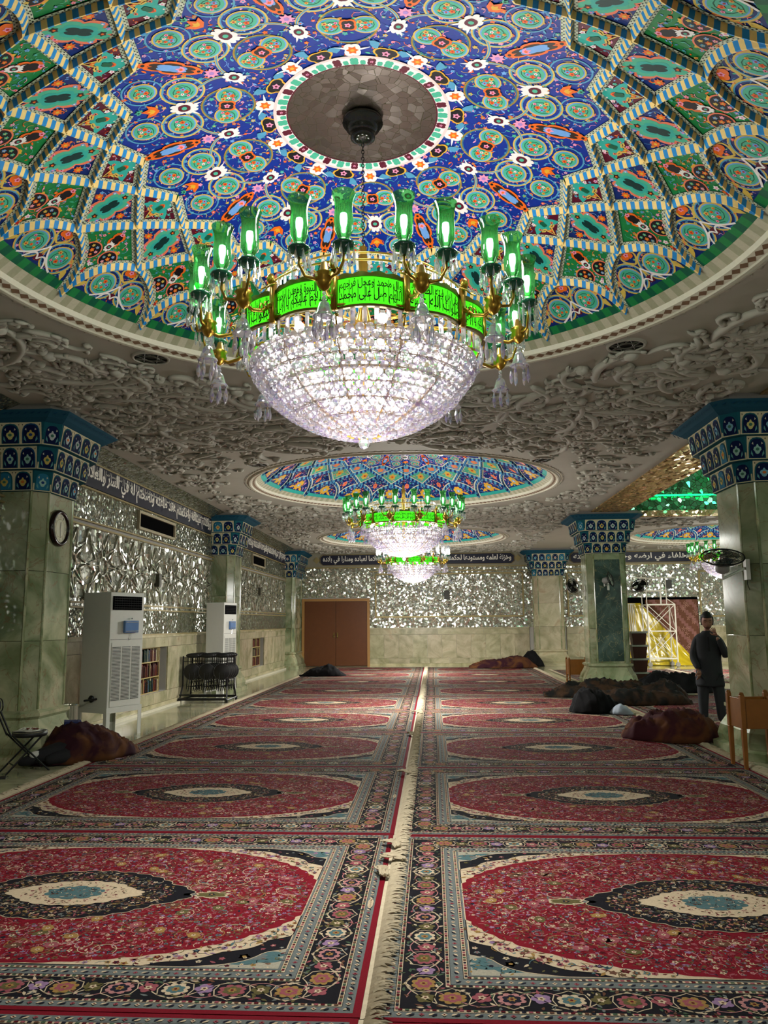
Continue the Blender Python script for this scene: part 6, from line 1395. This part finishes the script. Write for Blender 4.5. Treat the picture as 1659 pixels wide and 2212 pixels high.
# ------------------------------------------------------------------ wall fans
def fan(x, y, z, rz, tilt, label, R_=.23, bladecol=None, mount=(.32, 0)):
    t = thing('wall_fan', label, 'fan', (x, y, z), 0, 'wall fans on the pillars'); Q = Matrix.Rotation(rz, 4, 'Z') @ Matrix.Rotation(tilt, 4, 'X')
    def tr(mb):
        for i, v in enumerate(mb.v): mb.v[i] = tuple(Q @ Vector(v))
        return mb
    mb = MB()
    for s in (0, 1):          # cage: rings and ribs, axis = local -y
        for r, yy in ((R_, 0), (R_ * .75, -.035 + s * .08), (R_ * .45, -.05 + s * .11), (R_ * .2, -.055 + s * .12)): mb.tube([(r * math.cos(a), yy, r * math.sin(a)) for a in [2 * PI * k / 32 for k in range(33)]], .0035 if r < R_ else .009, 5, cap=False)
    for k in range(36):
        a = 2 * PI * k / 36; c, s = math.cos(a), math.sin(a)
        mb.tube([(R_ * .12 * c, -.056, R_ * .12 * s), (R_ * .6 * c, -.045, R_ * .6 * s), (R_ * c, 0, R_ * s)], .002, 3); mb.tube([(R_ * .2 * c, .062, R_ * .2 * s), (R_ * .6 * c, .052, R_ * .6 * s), (R_ * c, 0, R_ * s)], .002, 3)
    tr(mb).build('cage', M['black'], t)
    mb = MB()
    for k in range(3):
        a = 2 * PI * k / 3; pts = []
        for q in range(9): b = a + q * .18; pts.append((R_ * .86 * math.cos(b), .012 - .02 * q / 8, R_ * .86 * math.sin(b)))
        mb.poly([(R_ * .15 * math.cos(a), .012, R_ * .15 * math.sin(a))] + pts + [(R_ * .15 * math.cos(a + 1.2), -.01, R_ * .15 * math.sin(a + 1.2))])
    mb.ball((0, 0, 0), R_ * .17, n=12, m=8); tr(mb).build('blades', bladecol or M['blackm'], t, True)
    mb = MB(); mb.tube([(0, .05, 0), (0, .09, 0), (0, .19, 0), (0, .22, 0)], [.06, .085, .08, .03], 16); tr(mb).build('motor_housing', simple('grey_plastic_' + str(round(x * 10)), (150, 150, 146), .5), t, True)
    e = Q @ Vector((0, .18, -.03)); mb = MB(); m_ = Vector((mount[0], mount[1], -.12)); mb.tube([e, e + Vector((0, 0, -.09)), m_ + Vector((-.02 if mount[0] > 0 else .02, 0, 0)), m_], .018, 8); mb.box(m_ + Vector((0, 0, -.02)), (.05, .10, .26)); mb.build('wall_bracket', M['white'], t)
    mb = MB(); mb.tube([m_ + Vector((0, -.03, -.1)), m_ + Vector((-.03, -.06, -.2)), m_ + Vector((0, -.05, -.28))], .005, 4); mb.build('cord', M['black'], t)
    return t
fan(3.60, 9.75, 2.47, math.radians(-12), math.radians(-62), 'large black wall fan on the near right pillar, tilted down and shining', .25, M['chrome'], (.40, .3))
fan(3.72, 20.7, 2.62, math.radians(30), math.radians(-10), 'dark fan on the nave side of the dark green pillar', .19, None, (.34, .05))
fan(4.55, 19.95, 2.75, math.radians(65), math.radians(-15), 'pale fan on the front of the dark green pillar', .2, M['white'], (0, .34))
fan(5.45, 20.7, 2.62, math.radians(-40), math.radians(-40), 'dark fan on the side-hall face of the dark green pillar', .22, None, (-.36, .05))
# ------------------------------------------------------------------ ceiling fittings
def cvent(x, y, lab, r=.17):
    t = thing('ceiling_vent', lab, 'vent', (x, y, CZ), 0, 'round ceiling vents')
    mb = MB(); mb.lathe([(r * 1.18, -.001), (r * 1.15, -.02), (r * 1.02, -.026), (r, -.012)], 36); mb.build('rim', M['stucco'], t, True)
    mb = MB(); mb.lathe([(0, -.004), (r, -.004)], 36); mb.build('painted_recess', M['black'], t)  # flat black disc, the shade behind the grille is put into its colour
    mb = MB(); pts = [(r * math.cos(a), r * math.sin(a), -.014) for a in [2 * PI * k / 8 for k in range(8)]]
    for k in range(8): mb.tube([pts[k], pts[(k + 3) % 8]], .006, 4)
    mb.tube([(r * .5 * math.cos(a), r * .5 * math.sin(a), -.014) for a in [2 * PI * k / 20 for k in range(21)]], .006, 4, cap=False); mb.build('star_grille', simple('grey_grille', (96, 96, 88), .5), t)
for x, y, l in ((-2.93, 7.66, 'star-shaped round ceiling vent left of the big dome'), (2.03, 7.7, 'star-shaped round ceiling vent right of the big dome'), (-3.05, 13.2, 'round ceiling vent beside the middle dome, near left'), (1.95, 13.3, 'round ceiling vent beside the middle dome, near right'), (-2.3, 18.4, 'round ceiling vent beside the middle dome, far left')): cvent(x, y, l)
for i, (x, y) in enumerate(((-3.75, 10.55), (2.7, 10.6), (-3.4, 19.5), (-3.0, 19.6), (2.4, 19.2), (3.0, 22.6), (-3.9, 23.2), (2.9, 26.9))):
    t = thing('ceiling_spotlight', 'small round recessed spotlight in the stucco ceiling, %s' % ['near the clock pilaster', 'right of the nearest chandelier', 'left one of the far left pair', 'right one of the far left pair', 'right of the second chandelier', 'beyond the second chandelier on the right', 'before the far left corner', 'far right near the end wall'][i], 'spotlight', (x, y, CZ), 0, 'recessed ceiling spotlights')
    mb = MB(); mb.lathe([(.07, -.002), (.068, -.05), (.05, -.055), (.045, -.03)], 20); mb.build('ring', M['white'], t, True); mb = MB(); mb.lathe([(0, -.04), (.046, -.04)], 16); mb.build('glass', M['spot'], t)
# ------------------------------------------------------------------ scaffold, sheet and curtain in the side hall
t = thing('scaffold_tower', 'white rolling scaffold tower in front of the yellow sheet', 'scaffold', (8.45, 29.6, 0))
wt = simple('white_scaffold_tube', (200, 196, 180), .5)
mb = MB()
for x in (-.5, .5):
    for y in (-.35, .35): mb.tube([(x, y, .18), (x, y, 2.3)], .028, 8)
mb.build('uprights', wt, t)
mb = MB()
for z in (.3, 1.3, 2.28):
    for y in (-.35, .35): mb.tube([(-.5, y, z), (.5, y, z)], .024, 6)
    for x in (-.5, .5): mb.tube([(x, -.35, z), (x, .35, z)], .024, 6)
mb.build('rails', wt, t)
mb = MB()
for (z0, z1) in ((.3, 1.3), (1.3, 2.28)):
    for y in (-.35, .35): mb.tube([(-.5, y, z0), (.5, y, z1)], .014, 5); mb.tube([(.5, y, z0), (-.5, y, z1)], .014, 5)
    for x in (-.5, .5): mb.tube([(x, -.35, z0), (x, .35, z1)], .014, 5)
mb.build('braces', wt, t)
mb = MB()
for x in (-.5, .22): mb.tube([(x, -.33, 2.28), (x, -.33, 3.28)], .018, 6); mb.tube([(x, .33, 2.28), (x, .33, 3.28)], .018, 6)
for z in (2.8, 3.28): mb.tube([(-.5, -.33, z), (.22, -.33, z)], .018, 6); mb.tube([(-.5, .33, z), (.22, .33, z)], .018, 6)
mb.tube([(-.95, -.33, 3.28), (.55, -.33, 3.28)], .018, 6); mb.tube([(.22, -.33, 2.5), (.5, -.33, 2.3)], .016, 5); mb.tube([(.0, -.33, 2.75), (.0, -.33, 2.28)], .016, 5); mb.build('guard_rail', wt, t)
for x in (-.5, .5):
    for y in (-.35, .35):
        mb = MB(); i0 = 0; mb.lathe([(0, -.025), (.08, -.025), (.09, 0), (.08, .025), (0, .025)], 16)
        for i, v in enumerate(mb.v): mb.v[i] = (x + v[0], y + v[2], .095 + v[1])
        mb.tube([(x, y + .04, .1), (x, y + .04, .2), (x, y, .22)], .012, 5); mb.build('wheel', simple('grey_wheel', (130, 126, 116), .5), t)
t = thing('spare_scaffolding', 'bundle of spare pale scaffold frames leaning upright left of the tower', 'scaffold frames', (7.62, 30.1, 0)); mb = MB()
for k in range(5): mb.tube([(-.16 + .07 * k, -.05, .55), (-.14 + .07 * k, .3, 2.35)], .02, 6)
mb.tube([(-.2, .3, 2.33), (.2, .3, 2.33)], .02, 6); mb.tube([(-.2, -.05, .6), (.3, -.05, .1)], .02, 6); mb.build('tubes', wt, t)
# brown patterned curtain and yellow plastic sheet
mb = Paint(None); n = 60; H_ = 2.46; W_ = 2.0; rc = random.Random(31); cb, cp = lin((104, 66, 48)), lin((134, 92, 84))
def cw(u): return .035 * math.sin(u * 26) + .02 * math.sin(u * 11 + 1)
for i in range(n):
    for k in range(24):
        u0, u1 = i / n, (i + 1) / n; z0, z1 = H_ * k / 24, H_ * (k + 1) / 24
        c = cb if ((i * .5 + k * 1.3) % 7) < 4.4 else cp
        mb.poly([(u0 * W_, cw(u0), z0), (u1 * W_, cw(u1), z0), (u1 * W_, cw(u1), z1), (u0 * W_, cw(u0), z1)], c)
for k in range(70):
    u, z = rc.random() * .94 + .03, rc.uniform(.1, H_ - .1)
    for q in range(5): a = 2 * PI * q / 5 + rc.random() * .3; mb.poly([(u * W_, cw(u) - .012, z), (u * W_ + .05 * math.cos(a - .25), cw(u) - .016, z + .05 * math.sin(a - .25)), (u * W_ + .11 * math.cos(a), cw(u) - .02, z + .11 * math.sin(a)), (u * W_ + .05 * math.cos(a + .25), cw(u) - .016, z + .05 * math.sin(a + .25))], lin((160, 120, 104)))
o = mb.build('curtain', painted('brown_patterned_cloth', .9, .1, 8)); o.location = (8.3, YB - .12, .04); tag(o, 'brown and pink patterned cloth hung over the opening in the end wall', 'curtain')
mb = MB(); n, m = 50, 26
from mathutils import noise as _n
for i in range(n + 1):
    for j in range(m + 1):
        u, v = i / n, j / m; x = u * 2.95; top = 2.35 if u < .3 else max(.12, 2.35 - (u - .3) / .7 * 2.3) ; z = v * top
        y = -.10 - .5 * (1 - v) ** 2 * (.4 + u) - .10 * abs(_n.noise(Vector((u * 6 + v * 1.5, v * 2, 3)))) - .05 * _n.noise(Vector((u * 20 + v * 5, v * 4, 1)))
        mb.vert((x, y, z + .01))
for i in range(n):
    for j in range(m): a = i * (m + 1) + j; mb.f.append((a, a + m + 1, a + m + 2, a + 1))
o = mb.build('plastic_sheet', M['tarp'], None, True); o.location = (7.15, YB - .25, .012); s_ = o.modifiers.new('s', 'SOLIDIFY'); s_.thickness = .006; tag(o, 'glossy yellow plastic sheet sagging across the foot of the opening', 'sheet')
# ladder-like wooden easel behind the man
t = thing('wooden_easel', 'thin wooden easel behind the standing man, against the end wall', 'easel', (10.45, 30.1, 0)); mb = MB()
mb.tube([(-.1, 0, 1.0), (-.28, 0, 0)], .03, 5); mb.tube([(-.1, 0, 1.0), (.14, 0, 0)], .03, 5); mb.tube([(-.1, .03, 1.0), (-.08, .4, 0)], .025, 5); mb.tube([(-.1, 0, 1.0), (-.1, 0, 1.25)], .05, 6); mb.tube([(-.2, 0, .5), (.02, 0, .5)], .02, 5); mb.build('frame', M['wood'], t)
# ------------------------------------------------------------------ the standing man
man = thing('person', 'man in a dark long-sleeved tunic and dark trousers standing with a hand at his mouth', 'person', (4.33, 12.6, .017), math.radians(-14))
SK = [(0, .02, .92), (0, .01, 1.12), (0, 0, 1.32), (0, 0, 1.41), (0, -.02, 1.50), (0, -.05, 1.58),
      (-.10, .01, .88), (-.11, -.01, .48), (-.12, .03, .09), (-.12, -.13, .04), (.10, .01, .88), (.12, -.01, .48), (.14, .03, .09), (.15, -.13, .04),
      (-.15, 0, 1.38), (-.22, .02, 1.12), (-.18, -.14, .90), (.15, 0, 1.38), (.25, -.02, 1.14), (.125, -.19, 1.42)]
# bare body: head, neck, hands, one continuous skinned surface under the clothes
SKE = [(0, 1), (1, 2), (2, 3), (3, 4), (4, 5), (0, 6), (6, 7), (7, 8), (8, 9), (0, 10), (10, 11), (11, 12), (12, 13), (3, 14), (14, 15), (15, 16), (3, 17), (17, 18), (18, 19)]
SKR = [(.14, .10), (.13, .09), (.15, .10), (.09, .08), .05, .05, .08, .055, .04, .03, .08, .055, .04, .03, .045, .04, .028, .045, .04, .028]
body = skin_body('body', M['skin'], SK, SKE, SKR, man, 2)
# head with face
def head(parent):
    mb = MB(); n, m = 32, 26; T = Matrix.Translation((0.005, -.065, 1.665)) @ Matrix.Rotation(math.radians(20), 4, 'X') @ Matrix.Scale(1.1, 4)
    for i in range(m + 1):
        ph = PI * i / m; z = -math.cos(ph) * .125; r = math.sin(ph)
        for j in range(n):
            a = 2 * PI * j / n; x, y = r * math.cos(a) * .077, r * math.sin(a) * .098
            if z < -.02: k = min(1, (-.02 - z) / .1); x *= 1 - .22 * k; y *= (1 - .12 * k) if y < 0 else (1 - .45 * k)   # jaw and nape
            f = max(0, -math.sin(a)) ** 6; w_ = abs(x)
            if y < 0:
                if -.055 < z < .012: y -= .026 * f * max(0, 1 - w_ / .016) * min(1, (.02 - z) / .055)      # nose
                if -.005 < z < .03 and .014 < w_ < .05: y += .008                                         # eye sockets
                if .03 < z < .045 and w_ < .055: y -= .004                                                 # brow
                if -.085 < z < -.062 and w_ < .03: y -= .006                                               # lips
                if z < -.1 and w_ < .03: y -= .005                                                         # chin
            v = T @ Vector((x, y, z)); mb.vert(v)
    for i in range(m):
        for j in range(n): a = i * n + j; b = i * n + (j + 1) % n; mb.f.append((a, b, b + n, a + n))
    for s in (-1, 1): 
        p = T @ Vector((s * .078, .005, -.005)); mb.ball(p, .028, n=10, m=8, sc=(.45, .75, 1.15))
    o = mb.build('head', M['skin'], parent, True)
    mb = MB()
    for s in (-1, 1): mb.tube([T @ Vector((s * x, -.094 + .012 * (x / .05), .036 + .004 * math.sin((x - .015) / .04 * PI))) for x in (.014, .028, .042, .054)], [.003, .005, .005, .002], 5)
    mb.build('eyebrows', M['hair'], o); mb = MB()
    for s in (-1, 1): mb.ball(T @ Vector((s * .032, -.080, .012)), .012, n=10, m=6, sc=(1.1, .5, .6))
    mb.build('closed_eyes', simple('eyelids', (104, 70, 56), .6), o, True); mb = MB(); mb.ball(T @ Vector((0, -.094, -.072)), .02, n=10, m=6, sc=(1.1, .4, .35)); mb.build('lips', simple('lips', (120, 66, 60), .5), o, True)
    mb = MB(); n2 = 26
    for i in range(15):
        ph = PI * (.36 + .64 * i / 14); z = -math.cos(ph) * .138 + .006; r = math.sin(ph)
        for j in range(n2):
            a = 2 * PI * j / n2; x, y = r * math.cos(a) * .089, r * math.sin(a) * .108
            front = math.sin(a) < -.25
            if front and z < .075: y *= .62; x *= .80
            x += R.uniform(-.002, .002); mb.vert(T @ Vector((x, y + .004, z + R.uniform(-.003, .003))))
    for i in range(14):
        for j in range(n2): a = i * n2 + j; b = i * n2 + (j + 1) % n2; mb.f.append((a, b, b + n2, a + n2))
    mb.build('hair', M['hair'], o, True)
    mb = MB(); mb.tube([T @ Vector((.055 * math.sin(q), -.088 * math.cos(q) - .004, -.055 - .03 * math.cos(q) ** 2)) for q in [(-1.1 + 2.2 * k / 10) for k in range(11)]], .006, 5, flat=.5); mb.tube([T @ Vector((q, -.101, -.056)) for q in (-.024, 0, .024)], .005, 5); mb.build('short_beard', simple('stubble', (46, 34, 30), .9), o)
    return o
head(man)
def hand(parent, origin, Rm, curl, side):
    """palm, four bent fingers of different lengths, thumb from the side of the palm; local -z = fingertips, -y = back of hand"""
    def T(p): return Vector(origin) + Rm @ Vector(p)
    J = [(0, 0, .01), (0, 0, -.04), (0, 0, -.075)]; E_ = [(0, 1), (1, 2)]; Rr = [(.026, .018), (.036, .014), (.038, .012)]
    for k, (x, L_) in enumerate(((-.028, .064), (-.009, .074), (.010, .070), (.028, .055))):
        b = len(J); c = curl; x *= side
        J += [(x, 0, -.082), (x * 1.12, L_ * .42 * math.sin(c * .5), -.082 - L_ * .42 * math.cos(c * .5)), (x * 1.12, L_ * (.42 * math.sin(c * .5) + .33 * math.sin(c)), -.082 - L_ * (.42 * math.cos(c * .5) + .33 * math.cos(c))), (x * 1.1, L_ * (.42 * math.sin(c * .5) + .33 * math.sin(c) + .25 * math.sin(c * 1.5)), -.082 - L_ * (.42 * math.cos(c * .5) + .33 * math.cos(c) + .25 * math.cos(c * 1.5)))]
        E_ += [(2, b), (b, b + 1), (b + 1, b + 2), (b + 2, b + 3)]; Rr += [.0095, .009, .0082, .007]
    b = len(J); J += [(-.034 * side, .006, -.028), (-.056 * side, .016, -.05), (-.062 * side, .026, -.078)]; E_ += [(1, b), (b, b + 1), (b + 1, b + 2)]; Rr += [.013, .0105, .008]
    return skin_body('hand', M['skin'], [tuple(T(p)) for p in J], E_, Rr, parent, 2, 0)
hand(man, (-.165, -.165, .90), Matrix.Rotation(.25, 3, 'X') @ Matrix.Rotation(.9, 3, 'Z'), .55, 1)
hand(man, (.118, -.195, 1.445), Matrix.Rotation(math.radians(14), 3, 'X') @ Matrix.Rotation(math.radians(-28), 3, 'Y') @ Matrix.Rotation(math.radians(188), 3, 'X') @ Matrix.Rotation(PI, 3, 'Z'), 1.1, -1)
# clothes
def shell(name, mat, J, E_, Rr, parent, root_i=0): return skin_body(name, mat, J, E_, Rr, parent, 2, root_i)
tun = lambda z, w_, d, cx=0, cy_=0: [(cx + w_ * math.cos(a), cy_ + d * math.sin(a) * (1 if True else 1), z) for a in [2 * PI * k / 28 for k in range(28)]]
mb = MB(); rings = [(.66, .205, .155, .0), (.70, .21, .155, 0), (.82, .20, .15, 0), (.95, .19, .145, 0), (1.05, .185, .14, 0), (1.15, .19, .14, 0), (1.26, .20, .14, 0), (1.36, .20, .128, 0), (1.42, .19, .115, 0), (1.455, .155, .10, 0), (1.48, .10, .085, -.005), (1.515, .066, .068, -.02)]
for z, w_, d, c in rings:
    for k in range(28):
        a = 2 * PI * k / 28; q = 1 + (.025 * math.sin(a * 7 + z * 6) + .015 * math.sin(a * 3 + z * 21)) * (1 if z < 1.35 else .3)
        mb.vert((w_ * q * math.cos(a), c + .01 + d * q * math.sin(a), z + (.006 * math.sin(a * 5) if z < .7 else 0)))
for i in range(len(rings) - 1):
    for k in range(28): a = i * 28 + k; b = i * 28 + (k + 1) % 28; mb.f.append((a, b, b + 28, a + 28))
tn = mb.build('tunic', M['cloth_dark'], man, True); tn.modifiers.new('s', 'SOLIDIFY').thickness = .008
shell('sleeve', M['cloth_dark'], [(-.10, .0, 1.42), (-.165, .005, 1.365), (-.225, .02, 1.12), (-.22, -.03, 1.06), (-.165, -.15, .925)], [(0, 1), (1, 2), (2, 3), (3, 4)], [.06, .072, .064, .060, .048], man)
shell('sleeve', M['cloth_dark'], [(.10, .0, 1.42), (.165, .0, 1.365), (.255, -.02, 1.14), (.24, -.10, 1.13), (.145, -.185, 1.40)], [(0, 1), (1, 2), (2, 3), (3, 4)], [.06, .072, .066, .060, .046], man)
mb = MB(); mb.bb(-.012, .012, -.152, -.146, 1.2, 1.42); mb.build('tunic_placket', M['cloth_black'], man)
shell('trousers', simple('dark_grey_trousers', (44, 46, 50), .85, var=.15, scale=5), [(0, .015, .86), (-.10, .015, .78), (-.115, 0, .50), (-.125, .02, .11), (.10, .015, .78), (.125, 0, .50), (.14, .02, .11)], [(0, 1), (1, 2), (2, 3), (0, 4), (4, 5), (5, 6)], [(.15, .11), .108, .088, .064, .108, .088, .064], man)
for x in (-.125, .145):
    mb = MB(); mb.v = []
    mb.ball((x, -.035, .045), .05, n=16, m=10, sc=(.92, 2.3, .85)); 
    o = mb.build('shoe', M['black'], man, True)
    for v in o.data.vertices: v.co.z = max(v.co.z, .002)
